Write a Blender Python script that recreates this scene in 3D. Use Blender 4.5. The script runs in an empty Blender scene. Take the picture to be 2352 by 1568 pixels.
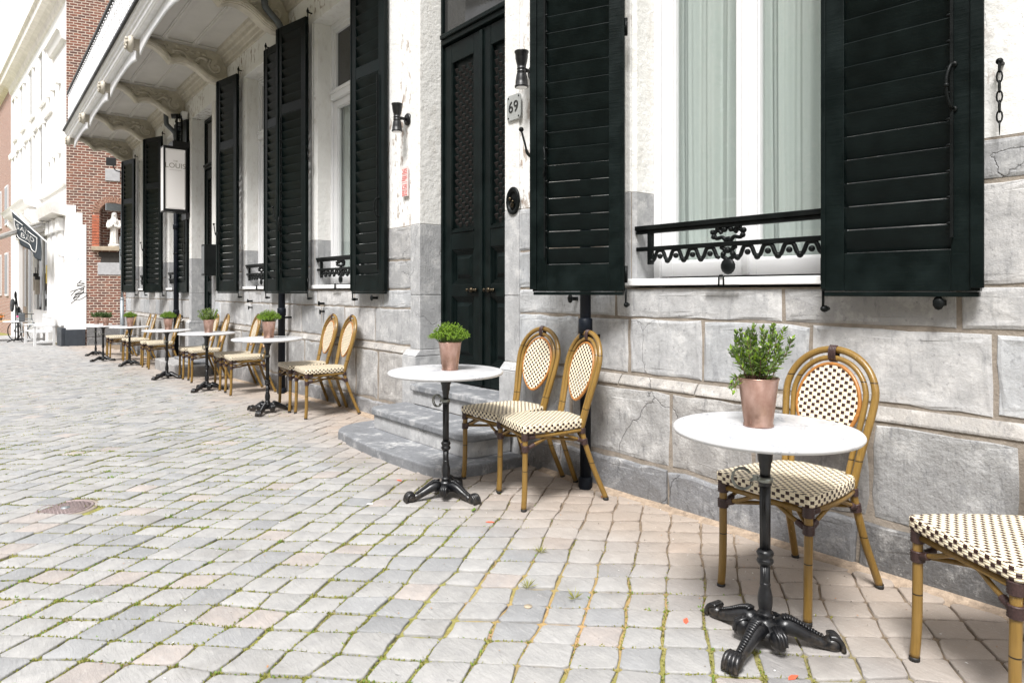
import bpy, bmesh, math, random
import numpy as np
from mathutils import Vector, Matrix
random.seed(7); RNG = np.random.default_rng(11)
R = math.radians; PI = math.pi
S = bpy.context.scene; COL = S.collection

# ------------------------------------------------------------------ camera, sky, sun, exposure
cam_data = bpy.data.cameras.new('camera'); cam = bpy.data.objects.new('camera', cam_data); COL.objects.link(cam)
cam.location = (0, -3.05, 1.21)
TH = R(39.53)
cam.rotation_euler = (R(90), 0, R(90) - TH)
cam_data.sensor_width = 36; cam_data.lens = 36 * 1500 / 2352
cam_data.shift_y = -114 / 2352
cam_data.clip_start = 0.05; cam_data.clip_end = 1000
S.camera = cam
SUN_EL, SUN_AZ = 56, (0.50, -0.87)          # azimuth: direction towards the sun in plan
w = bpy.data.worlds.new('World'); S.world = w; w.use_nodes = True
nt = w.node_tree; bg = nt.nodes['Background']; sky = nt.nodes.new('ShaderNodeTexSky')
sky.sky_type = 'NISHITA'; sky.sun_disc = False; sky.sun_elevation = R(SUN_EL)
sky.sun_rotation = math.atan2(SUN_AZ[0], SUN_AZ[1]); sky.air_density = 1.0; sky.dust_density = 4.0; sky.ozone_density = 1.0
hs = nt.nodes.new('ShaderNodeHueSaturation'); hs.inputs['Saturation'].default_value = 0.28
nt.links.new(sky.outputs[0], hs.inputs['Color']); 
cl_mix = nt.nodes.new('ShaderNodeMix'); cl_mix.data_type = 'RGBA'; cl_mix.inputs['Factor'].default_value = .45     # thin white overcast veil over the blue
cl_mix.inputs['B'].default_value = (10.0, 10.0, 10.1, 1); nt.links.new(hs.outputs[0], cl_mix.inputs['A']); nt.links.new(cl_mix.outputs['Result'], bg.inputs[0]); bg.inputs[1].default_value = 0.09
sd = bpy.data.lights.new('sun', 'SUN'); sun = bpy.data.objects.new('sun', sd); COL.objects.link(sun)
sd.energy = 2.9; sd.angle = R(16); sd.color = (1, .985, .965)
tosun = Vector((SUN_AZ[0] * math.cos(R(SUN_EL)), SUN_AZ[1] * math.cos(R(SUN_EL)), math.sin(R(SUN_EL))))
sun.rotation_euler = tosun.to_track_quat('Z', 'Y').to_euler()
S.view_settings.view_transform = 'Standard'; S.view_settings.look = 'None'
S.view_settings.exposure = 0.98; S.view_settings.gamma = 1
S.cycles.max_bounces = 8; S.cycles.use_denoising = True

def gz(x):                                   # the street falls away gently beyond the second doorway
    return -0.026 * max(0.0, -6.6 - x)

# ------------------------------------------------------------------ materials
MATS = {}
class N:
    def __init__(s, name):
        s.m = bpy.data.materials.new(name); s.m.use_nodes = True; s.t = s.m.node_tree
        s.b = s.t.nodes['Principled BSDF']; s.tc = s.t.nodes.new('ShaderNodeTexCoord')
    def n(s, typ, **kw):
        x = s.t.nodes.new('ShaderNode' + typ)
        for k, v in kw.items():
            if hasattr(x, k): setattr(x, k, v)
        return x
    def l(s, a, b): s.t.links.new(a, b)
    def val(s, inp, v):
        if isinstance(v, (int, float)): inp.default_value = v
        elif isinstance(v, tuple): inp.default_value = v if len(v) == 4 or len(inp.default_value) == 3 else (*v, 1)
        else: s.l(v, inp)
    def math(s, op, a, b=0.0, c=0.0):
        x = s.n('Math', operation=op)
        s.val(x.inputs[0], a); s.val(x.inputs[1], b)
        if len(x.inputs) > 2: s.val(x.inputs[2], c)
        return x.outputs[0]
    def mapping(s, vec, scale=(1, 1, 1), rot=(0, 0, 0), loc=(0, 0, 0)):
        x = s.n('Mapping'); s.l(vec, x.inputs[0]); x.inputs['Scale'].default_value = scale
        x.inputs['Rotation'].default_value = rot; x.inputs['Location'].default_value = loc
        return x.outputs[0]
    def noise(s, vec, scale, detail=4, rough=.55, dist=0):
        x = s.n('TexNoise'); s.l(vec, x.inputs['Vector']); x.inputs['Scale'].default_value = scale
        x.inputs['Detail'].default_value = detail; x.inputs['Roughness'].default_value = rough; x.inputs['Distortion'].default_value = dist
        return x.outputs['Fac']
    def ramp(s, fac, stops):
        x = s.n('ValToRGB'); s.l(fac, x.inputs[0]); e = x.color_ramp.elements
        while len(e) < len(stops): e.new(.5)
        for i, (p, c) in enumerate(stops):
            e[i].position = p; e[i].color = (c, c, c, 1) if isinstance(c, (int, float)) else (*c, 1)
        return x.outputs[0]
    def mix(s, fac, a, b, blend='MIX'):
        x = s.n('Mix', data_type='RGBA', blend_type=blend)
        s.val(x.inputs['Factor'], fac); s.val(x.inputs['A'], a); s.val(x.inputs['B'], b)
        return x.outputs['Result']
    def bump(s, h, dist=.01, strength=1.0, prev=None):
        x = s.n('Bump'); s.l(h, x.inputs['Height']); x.inputs['Distance'].default_value = dist; x.inputs['Strength'].default_value = strength
        if prev is not None: s.l(prev, x.inputs['Normal'])
        return x.outputs[0]
    def out(s, col=None, rough=None, normal=None, metal=None, spec=None, **kw):
        i = s.b.inputs
        if col is not None: s.val(i['Base Color'], col)
        if rough is not None: s.val(i['Roughness'], rough)
        if metal is not None: s.val(i['Metallic'], metal)
        if spec is not None: s.val(i['Specular IOR Level'], spec)
        if normal is not None: s.l(normal, i['Normal'])
        for k, v in kw.items(): s.val(i[k.replace('_', ' ')], v)
        return s.m

def simple(name, col, rough=.5, metal=0.0, var=.15, scale=12, bump=0.0, bscale=60, spec=.5, **kw):
    n = N(name); o = n.tc.outputs['Object']
    f = n.noise(o, scale, 5)
    c2 = tuple(min(1, x * (1 + var)) for x in col); c1 = tuple(x * (1 - var) for x in col)
    c = n.mix(n.ramp(f, [(.3, 0.0), (.7, 1.0)]), c1, c2)
    nm = n.bump(n.noise(o, bscale, 4), bump) if bump else None
    r = n.ramp(n.noise(o, scale * 2.3, 3), [(.3, max(0, rough - .07)), (.7, min(1, rough + .07))])
    return n.out(c, r, nm, metal, spec, **kw)

# plaster: painted, flaking, with brown rust blotches and vertical dirt where noise puts them
def m_plaster(name, base, stain=.5):
    n = N(name); o = n.tc.outputs['Object']
    big = n.noise(o, 1.3, 4); med = n.noise(n.mapping(o, (3, 3, 1.1)), 3, 6, .6)
    c = n.mix(n.ramp(big, [(.35, 0.0), (.7, 1.0)]), tuple(x * .93 for x in base), base)
    c = n.mix(n.ramp(med, [(.56, 0.0), (.80, .55)]), c, (base[0] * .70, base[1] * .66, base[2] * .60))
    sx_ = n.n('SeparateXYZ'); n.l(o, sx_.inputs[0])               # rusty runs down two piers
    strip = n.math('MAXIMUM', n.math('SUBTRACT', 1.0, n.math('MULTIPLY', n.math('ABSOLUTE', n.math('ADD', sx_.outputs[0], 5.16)), 4.5)), n.math('SUBTRACT', 1.0, n.math('MULTIPLY', n.math('ABSOLUTE', n.math('ADD', sx_.outputs[0], 3.46)), 7.0)))
    sp = n.noise(n.mapping(o, (6, 6, 2.4)), 2.6, 6, .65); zone = n.noise(n.mapping(o, (1, 1, .35), loc=(3.1, 0, 1.7)), 1.9, 2)
    msk = n.math('MULTIPLY', n.ramp(sp, [(.535, 0.0), (.60, 1.0)]), n.math('MAXIMUM', n.ramp(zone, [(.43, 0.0), (.53, 1.0)]), strip))
    c = n.mix(n.math('MULTIPLY', msk, stain), c, (.20, .12, .07))
    h = n.math('ADD', n.noise(o, 22, 6, .6), n.math('MULTIPLY', n.noise(o, 5, 3), 1.2))
    crk = n.n('TexVoronoi', feature='DISTANCE_TO_EDGE'); n.l(n.mapping(o, (1, 1, 1)), crk.inputs['Vector']); crk.inputs['Scale'].default_value = 7
    chips = n.ramp(n.noise(n.mapping(o, (1, 1, .5)), 11, 5, .65, .2), [(.60, 0.0), (.64, 1.0)])
    h = n.math('SUBTRACT', h, n.math('MULTIPLY', chips, .16))
    return n.out(c, .75, n.bump(h, .009, .8), spec=.2)

def m_stone(name, base, dark=.5, fleck=.25, bump=.010, splash=.45):
    n = N(name); o = n.tc.outputs['Object']
    a = n.n('Attribute'); a.attribute_name = 'Col'
    c = n.mix(1.0, base, a.outputs['Color'], 'MULTIPLY')
    f1 = n.noise(o, 6.5, 8, .72); f2 = n.noise(n.mapping(o, (7, 7, 1.6)), 3.5, 7, .7); f3 = n.noise(o, 45, 4, .7)
    c = n.mix(n.ramp(f1, [(.36, .60), (.58, 0.0)]), c, tuple(x * .62 for x in base))
    c = n.mix(n.ramp(f1, [(.52, 0.0), (.68, .6)]), c, (.62, .61, .595))
    c = n.mix(n.ramp(f2, [(.54, 0.0), (.70, dark)]), c, (.09, .095, .105))
    sepz = n.n('SeparateXYZ'); n.l(o, sepz.inputs[0])          # rain splash grime low on the wall, broken up by noise
    mrz = n.n('MapRange'); n.l(n.math('ADD', sepz.outputs[2], n.math('MULTIPLY', f1, 1.1)), mrz.inputs[0]); mrz.inputs[1].default_value = 1.15; mrz.inputs[2].default_value = .55
    c = n.mix(n.math('MULTIPLY', mrz.outputs[0], splash), c, (.11, .105, .10))
    c = n.mix(n.ramp(f3, [(.60, 0.0), (.72, fleck)]), c, (.62, .62, .60))
    c = n.mix(n.ramp(f3, [(.28, .6), (.40, 0.0)]), c, (.12, .12, .13))
    # hairline cracks
    v = n.n('TexVoronoi', feature='DISTANCE_TO_EDGE'); v.inputs['Scale'].default_value = 2.1
    wv = n.n('Mix', data_type='RGBA'); wv.inputs['Factor'].default_value = .35
    nz = n.n('TexNoise'); n.l(o, nz.inputs['Vector']); nz.inputs['Scale'].default_value = 3; nz.inputs['Detail'].default_value = 6
    n.l(o, wv.inputs['A']); n.l(nz.outputs['Color'], wv.inputs['B']); n.l(wv.outputs['Result'], v.inputs['Vector'])
    crk = n.math('MULTIPLY', n.ramp(v.outputs['Distance'], [(.0, 1.0), (.006, 0.0)]), n.ramp(n.noise(o, 1.1, 2), [(.55, 0.0), (.62, 1.0)]))
    c = n.mix(n.math('MULTIPLY', crk, .40), c, (.07, .07, .08))
    tool = n.noise(n.mapping(o, (70, 70, 9), rot=(0, .5, 0)), 1.0, 3, .6)      # fine chisel strokes
    h = n.math('ADD', n.math('ADD', n.math('MULTIPLY', n.noise(o, 11, 6, .65), 1.3), n.math('MULTIPLY', tool, .45)), n.math('MULTIPLY', n.noise(o, 70, 4, .7), .45))
    h = n.math('SUBTRACT', h, n.math('MULTIPLY', crk, .6))
    return n.out(c, n.ramp(f1, [(.3, .55), (.7, .8)]), n.bump(h, bump, 1), spec=.3)

def m_brick(name, A, B, mortar, bw=.21, bh=.082, dirt=.5):
    n = N(name); uv = n.tc.outputs['UV']; o = n.tc.outputs['Object']
    nz = n.n('TexNoise'); n.l(uv, nz.inputs['Vector']); nz.inputs['Scale'].default_value = 7; nz.inputs['Detail'].default_value = 3
    w_ = n.n('VectorMath', operation='MULTIPLY_ADD'); n.l(nz.outputs['Color'], w_.inputs[0]); w_.inputs[1].default_value = (.045, .030, 0); n.l(uv, w_.inputs[2])
    b = n.n('TexBrick'); n.l(w_.outputs[0], b.inputs['Vector'])
    b.inputs['Scale'].default_value = 1; b.inputs['Brick Width'].default_value = bw; b.inputs['Row Height'].default_value = bh
    b.inputs['Mortar Size'].default_value = .014; b.inputs['Mortar Smooth'].default_value = .25; b.inputs['Bias'].default_value = -.1
    b.inputs['Color1'].default_value = (*A, 1); b.inputs['Color2'].default_value = (*B, 1); b.inputs['Mortar'].default_value = (*mortar, 1)
    v = n.noise(uv, 3.2, 4); v2 = n.noise(uv, 14, 4)
    c = n.mix(n.ramp(v2, [(.35, .45), (.6, 0.0)]), b.outputs['Color'], (.13, .07, .06))
    c = n.mix(n.ramp(v, [(.55, 0.0), (.8, dirt)]), c, (.40, .27, .20))
    h = n.math('ADD', n.math('SUBTRACT', 1.0, b.outputs['Fac']), n.math('MULTIPLY', n.noise(uv, 40, 4), .35))
    return n.out(c, .85, n.bump(h, .012), spec=.2)

def m_weave():
    n = N('weave'); sp = n.n('SeparateXYZ'); n.l(n.tc.outputs['UV'], sp.inputs[0])
    px, py = .0375, .0152
    row = n.math('FLOOR', n.math('DIVIDE', sp.outputs[1], py))
    off = n.math('MULTIPLY', n.math('PINGPONG', row, 1.0), .5)
    u = n.math('FRACT', n.math('ADD', n.math('DIVIDE', sp.outputs[0], px), off))
    vv = n.math('FRACT', n.math('DIVIDE', sp.outputs[1], py))
    dark = n.math('MULTIPLY', n.math('LESS_THAN', u, .40), n.math('MULTIPLY', n.math('GREATER_THAN', vv, .08), n.math('LESS_THAN', vv, .92)))
    c = n.mix(n.noise(n.tc.outputs['Object'], 60, 3), (.86, .75, .54), (.93, .85, .68))
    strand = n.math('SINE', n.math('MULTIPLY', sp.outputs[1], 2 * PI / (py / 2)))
    c = n.mix(n.ramp(strand, [(0.0, .20), (.45, 0.0)]), c, (.36, .22, .08))  # troughs between strands browned: crease shade put into the colour
    c = n.mix(dark, c, (.035, .013, .010))
    arch = n.math('SINE', n.math('MULTIPLY', n.math('DIVIDE', n.math('SUBTRACT', u, .34), .66), PI))
    h = n.math('ADD', n.math('MULTIPLY', n.math('MAXIMUM', arch, 0.0), 1.0), n.math('MULTIPLY', strand, .18))
    return n.out(c, .42, n.bump(h, .004), spec=.45)

def m_bamboo():
    n = N('bamboo_paint'); o = n.tc.outputs['Object']
    f = n.noise(n.mapping(o, (160, 160, 5)), 1.0, 4, .6); g = n.noise(o, 9, 3)
    c = n.mix(f, (.115, .064, .012), (.30, .178, .042))
    c = n.mix(n.ramp(g, [(.45, 0.0), (.75, .4)]), c, (.30, .185, .055))
    sp = n.n('SeparateXYZ'); n.l(o, sp.inputs[0])
    node = n.math('LESS_THAN', n.math('PINGPONG', n.math('ADD', sp.outputs[2], .09), .155), .0022)
    c = n.mix(node, c, (.02, .012, .006))
    chip = n.ramp(n.noise(o, 70, 2), [(.74, 0.0), (.76, 1.0)])
    c = n.mix(n.math('MULTIPLY', chip, .6), c, (.62, .48, .26))
    return n.out(c, .33, n.bump(f, .0008), spec=.5)

def m_marble():
    n = N('marble'); o = n.tc.outputs['Object']
    d = n.noise(o, 4, 5, .6, 1.6); v = n.math('ABSOLUTE', n.math('SUBTRACT', d, .5))
    m = n.math('MULTIPLY', n.ramp(v, [(0.0, 1.0), (.030, 0.0)]), n.ramp(n.noise(o, 5, 2), [(.44, 0.0), (.60, 1.0)]))
    c = n.mix(n.math('MULTIPLY', m, .85), n.mix(n.noise(o, 3, 4), (.52, .52, .535), (.63, .63, .635)), (.20, .22, .27))
    return n.out(c, .30, None, spec=.4)

def m_copper():
    n = N('copper'); o = n.tc.outputs['Object']
    f = n.noise(n.mapping(o, (1, 1, .6)), 26, 6, .6); g = n.noise(o, 120, 3)
    c = n.mix(n.ramp(f, [(.3, 0.0), (.7, 1.0)]), (.32, .185, .14), (.52, .35, .29))
    r = n.ramp(g, [(.3, .28), (.7, .42)])
    return n.out(c, r, n.bump(f, .001), metal=.85)

def m_darkpaint(name, base=(.0022, .0048, .0046), rough=.38):
    n = N(name); o = n.tc.outputs['Object']
    g = n.noise(n.mapping(o, (3, 3, 60)), 1.5, 5, .6); f = n.noise(o, 8, 5, .6)
    c = n.mix(n.ramp(f, [(.4, 0.0), (.75, 1.0)]), base, tuple(x * 1.9 + .001 for x in base))
    sp = n.ramp(n.noise(o, 90, 2), [(.76, 0.0), (.79, 1.0)])
    c = n.mix(n.math('MULTIPLY', sp, .25), c, (.05, .045, .035))
    return n.out(c, n.ramp(f, [(.3, rough - .06), (.7, rough + .1)]), n.bump(g, .0012), spec=.15)

def m_castiron():
    n = N('cast_iron'); o = n.tc.outputs['Object']
    f = n.noise(o, 30, 5, .65)
    c = n.mix(n.ramp(f, [(.45, 0.0), (.75, 1.0)]), (.004, .0045, .006), (.014, .014, .016))
    sep = n.n('SeparateXYZ'); n.l(o, sep.inputs[0])
    dust = n.math('MULTIPLY', n.ramp(sep.outputs[2], [(.01, .35), (.07, 0.0)]), n.ramp(n.noise(o, 50, 3), [(.4, 0.0), (.65, 1.0)]))
    c = n.mix(dust, c, (.17, .13, .09))
    return n.out(c, .34, n.bump(f, .0015), spec=.55)

def m_sett():
    n = N('sett_stone'); o = n.tc.outputs['Object']
    a = n.n('Attribute'); a.attribute_name = 'Col'
    f = n.noise(n.mapping(o, (1, 1, 1), rot=(0, 0, .8)), 11, 6, .65); g = n.noise(n.mapping(o, (4, 16, 4), rot=(0, 0, .95)), 3.4, 5, .65, .8)
    c = n.mix(n.ramp(f, [(.35, .38), (.62, 0.0)]), a.outputs['Color'], (.20, .20, .205))
    c = n.mix(n.ramp(g, [(.55, 0.0), (.75, .38)]), c, (.47, .46, .45))
    sp = n.n('SeparateXYZ'); n.l(o, sp.inputs[0])
    near = n.n('MapRange'); n.l(n.math('ADD', sp.outputs[1], n.math('MULTIPLY', n.noise(o, 1.3, 4), .9)), near.inputs[0])
    near.inputs[1].default_value = -.75; near.inputs[2].default_value = .05
    c = n.mix(n.math('MULTIPLY', near.outputs[0], .70), c, (.35, .275, .215))        # wind-blown sand lies along the wall
    c = n.mix(n.ramp(n.noise(o, 130, 3), [(.60, 0.0), (.72, .25)]), c, (.55, .54, .52))
    c = n.mix(n.ramp(n.noise(o, 2.7, 5), [(.56, 0.0), (.68, .35)]), c, (.17, .16, .15))
    c = n.mix(n.ramp(n.noise(o, 24, 3), [(.70, 0.0), (.74, .5)]), c, (.10, .10, .10))
    h = n.math('ADD', n.math('MULTIPLY', g, .9), n.math('MULTIPLY', n.noise(o, 60, 4, .65), .6))
    return n.out(c, .66, n.bump(h, .0045), spec=.3)

def m_joint():
    n = N('joint_fill'); o = n.tc.outputs['Object']
    f = n.noise(o, 2.1, 4, .6); g = n.noise(o, 40, 4, .6); q = n.noise(o, 12, 4, .6)
    dirt = n.mix(g, (.10, .075, .055), (.30, .235, .17)); mosc = n.mix(g, (.12, .12, .03), (.36, .34, .12)); sand = n.mix(g, (.33, .18, .08), (.55, .36, .20))
    sp = n.n('SeparateXYZ'); n.l(o, sp.inputs[0])
    far = n.n('MapRange'); n.l(sp.outputs[1], far.inputs[0]); far.inputs[1].default_value = -.55; far.inputs[2].default_value = -1.25
    mk = n.math('MULTIPLY', n.ramp(n.math('ADD', n.math('MULTIPLY', f, .6), n.math('MULTIPLY', q, .4)), [(.36, 0.0), (.47, 1.0)]), far.outputs[0])
    c = n.mix(mk, dirt, mosc)
    d = n.n('VectorMath', operation='DISTANCE'); n.l(o, d.inputs[0]); d.inputs[1].default_value = (-1.75, -1.25, 0)
    near = n.n('MapRange'); n.l(n.math('ADD', d.outputs['Value'], f), near.inputs[0]); near.inputs[1].default_value = 1.05; near.inputs[2].default_value = .6
    c = n.mix(n.math('MULTIPLY', near.outputs[0], .8), c, sand)
    return n.out(c, .95, n.bump(g, .012), spec=.1)

M = {
 'plaster': m_plaster('painted_plaster', (.79, .785, .765), .75),
 'plaster_clean': m_plaster('window_plaster', (.76, .75, .725), .12),
 'stone': m_stone('grey_limestone', (.46, .462, .468), .42, .25, .0048, .15),
 'plinth': m_stone('plinth_limestone', (.42, .412, .405), .6, .35, .0085, .28),
 'darkstone': m_stone('dark_limestone', (.40, .40, .405), .75, .40, .009, .4),
 'slab': m_stone('bluestone', (.205, .212, .225), .55, .25, .005, .0),
 'mortar': simple('mortar', (.275, .238, .20), .95, 0, .2, 20, .004, 90, .1),
 'white': simple('white_paint', (.72, .72, .725), .35, 0, .03, 5, .0006, 40),
 'whitesill': simple('white_sill_paint', (.84, .84, .84), .3, 0, .02, 5),
 'cream': simple('cream_paint', (.49, .45, .38), .55, 0, .16, 9, .003, 30),
 'soffit': simple('soffit_paint', (.54, .52, .49), .6, 0, .06, 3, .002, 40),
 'balcwhite': simple('balcony_white_paint', (.80, .80, .82), .45, 0, .08, 9, .002, 30),
 'black': m_darkpaint('dark_green_paint'),
 'iron': m_darkpaint('black_iron_paint', (.004, .005, .005), .38),
 'pipe': m_darkpaint('pipe_paint', (.006, .008, .012), .40),
 'zinc': simple('zinc_pipe', (.09, .10, .11), .45, .2, .2, 10),
 'blackmetal': simple('lamp_black', (.010, .010, .011), .38, 0, .1, 20),
 'weave': m_weave(), 'bamboo': m_bamboo(), 'marble': m_marble(), 'copper': m_copper(), 'cast': m_castiron(),
 'binding': simple('binding', (.050, .026, .024), .42, 0, .3, 200, .001, 300),
 'rim': simple('cane_rim', (.36, .15, .035), .35, 0, .2, 60),
 'rubber': simple('rubber_foot', (.012, .012, .012), .6, 0, .1, 20),
 'galv': simple('galvanised_steel', (.30, .33, .35), .4, .5, .12, 14),
 'clip': simple('clip_steel', (.25, .26, .24), .3, .8, .2, 30),
 'sett': m_sett(), 'joint': m_joint(),
 'soil': simple('soil', (.04, .028, .02), .95, 0, .3, 60),
 'unlit_backing': simple('dark_backing', (.05, .05, .05), .9),  # dark colour stands in for unlit rooms behind panes and doors
 'statue': simple('statue_stone', (.74, .72, .68), .6, 0, .08, 12, .003, 40),
 'plaque': simple('plaque_stone', (.42, .42, .43), .6, 0, .12, 12, .002, 60),
 'enamel': simple('number_enamel', (.33, .34, .33), .3, 0, .06, 20),
 'ink': simple('black_ink', (.012, .012, .012), .5),
 'brass': simple('brass', (.06, .048, .032), .35, 1, .4, 60),
 'red': simple('red_print', (.55, .05, .04), .5),
 'pinkplate': simple('printed_plate', (.70, .58, .56), .4, 0, .05, 30),
 'farwhite': simple('sunlit_render', (.87, .86, .85), .7, 0, .04, 2, .004, 20),
 'fartan': simple('sandstone_trim', (.82, .79, .745), .7, 0, .12, 4),
 'navy': simple('black_base_paint', (.030, .036, .045), .5, 0, .2, 6),
 'wood': simple('tabletop_wood', (.55, .36, .20), .5, 0, .15, 9),
 'orange': simple('orange_plastic', (.75, .26, .05), .5),
 'yellow': simple('yellow_poster', (.85, .60, .03), .5),
 'pink': simple('pink_saddle', (.75, .08, .30), .4),
 'cloth': simple('grey_canvas', (.10, .11, .12), .8, 0, .3, 20),
 'awning': simple('awning_canvas', (.62, .60, .57), .8, 0, .05, 8),
 'flag': simple('flag_cloth', (.020, .028, .035), .7, 0, .15, 8),
 'paper': simple('paper_white', (.78, .77, .75), .6),
 'tan': simple('tan_stone', (.40, .33, .24), .8, 0, .2, 5, .006, 30),
 'manhole': simple('rusty_iron', (.27, .215, .21), .55, .3, .25, 30, .003, 80),
 'orange_crumb': simple('dry_leaf_crumb', (.42, .20, .08), .8),
 'goldtxt': simple('grey_gold_print', (.30, .27, .22), .5),
 'roof': simple('roof_tile', (.20, .10, .07), .8, 0, .2, 10),
}
M['brick'] = m_brick('old_brick', (.27, .105, .068), (.090, .055, .050), (.60, .51, .43))
M['farbrick'] = m_brick('far_brick', (.42, .22, .17), (.30, .15, .12), (.55, .48, .44), .22, .075)
g_ = N('window_glass'); g_.out((.9, .95, .93), .02, None, spec=.5); g_.b.inputs['Transmission Weight'].default_value = 0
# thin pane: mostly see-through, reflecting more at a slant
gt = g_.n('BsdfTransparent'); gg = g_.n('BsdfGlossy'); gg.inputs['Roughness'].default_value = .015; lw = g_.n('LayerWeight'); lw.inputs[0].default_value = .5; sch = g_.math('MULTIPLY_ADD', g_.math('POWER', lw.outputs['Facing'], 4.0), .8, .045)
gt.inputs[0].default_value = (.97, .99, .98, 1)
mx = g_.n('MixShader'); g_.l(sch, mx.inputs[0]); g_.l(gt.outputs[0], mx.inputs[1]); g_.l(gg.outputs[0], mx.inputs[2])
g_.l(mx.outputs[0], g_.t.nodes['Material Output'].inputs['Surface']); M['glass'] = g_.m
M['darkglass'] = simple('dark_glass', (.035, .035, .034), .06, 0, .1, 3)
cn = N('curtain'); o_ = cn.tc.outputs['Object']
wv_ = cn.noise(cn.mapping(o_, (400, 400, 400)), 1, 2)
cn.out(cn.mix(wv_, (.385, .41, .40), (.52, .54, .53)), .9, None, spec=.1); M['curtain'] = cn.m
lt = N('lightbox_face'); lt.out((.62, .60, .58), .5); lt.b.inputs['Emission Color'].default_value = (1, .93, .88, 1); lt.b.inputs['Emission Strength'].default_value = .12; M['lit'] = lt.m
def m_leaf(name, a, b, s=25):
    n = N(name); c = n.mix(n.noise(n.tc.outputs['Object'], s, 3), a, b)
    n.out(c, .55, None, spec=.3); n.b.inputs['Subsurface Weight'].default_value = 0
    tr = n.n('BsdfTranslucent'); n.l(c, tr.inputs[0]); mx = n.n('MixShader'); mx.inputs[0].default_value = .3
    n.l(n.b.outputs[0], mx.inputs[1]); n.l(tr.outputs[0], mx.inputs[2]); n.l(mx.outputs[0], n.t.nodes['Material Output'].inputs['Surface'])
    return n.m
M['leaf_bright'] = m_leaf('thyme_leaf', (.13, .25, .012), (.34, .50, .06))
M['leaf_dark'] = m_leaf('hebe_leaf', (.07, .12, .035), (.20, .28, .09))
M['leaf_grey'] = m_leaf('sage_leaf', (.10, .15, .07), (.33, .36, .20))
M['leaf_deep'] = m_leaf('dark_herb_leaf', (.04, .09, .03), (.13, .20, .08))
M['petal'] = m_leaf('pale_flower', (.70, .62, .66), (.85, .80, .80))
M['stem'] = simple('red_stem', (.13, .06, .045), .6)
M['moss'] = m_leaf('moss', (.16, .17, .03), (.40, .39, .11), 9)
M['weed'] = m_leaf('weed', (.10, .20, .03), (.26, .38, .08), 9)

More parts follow.
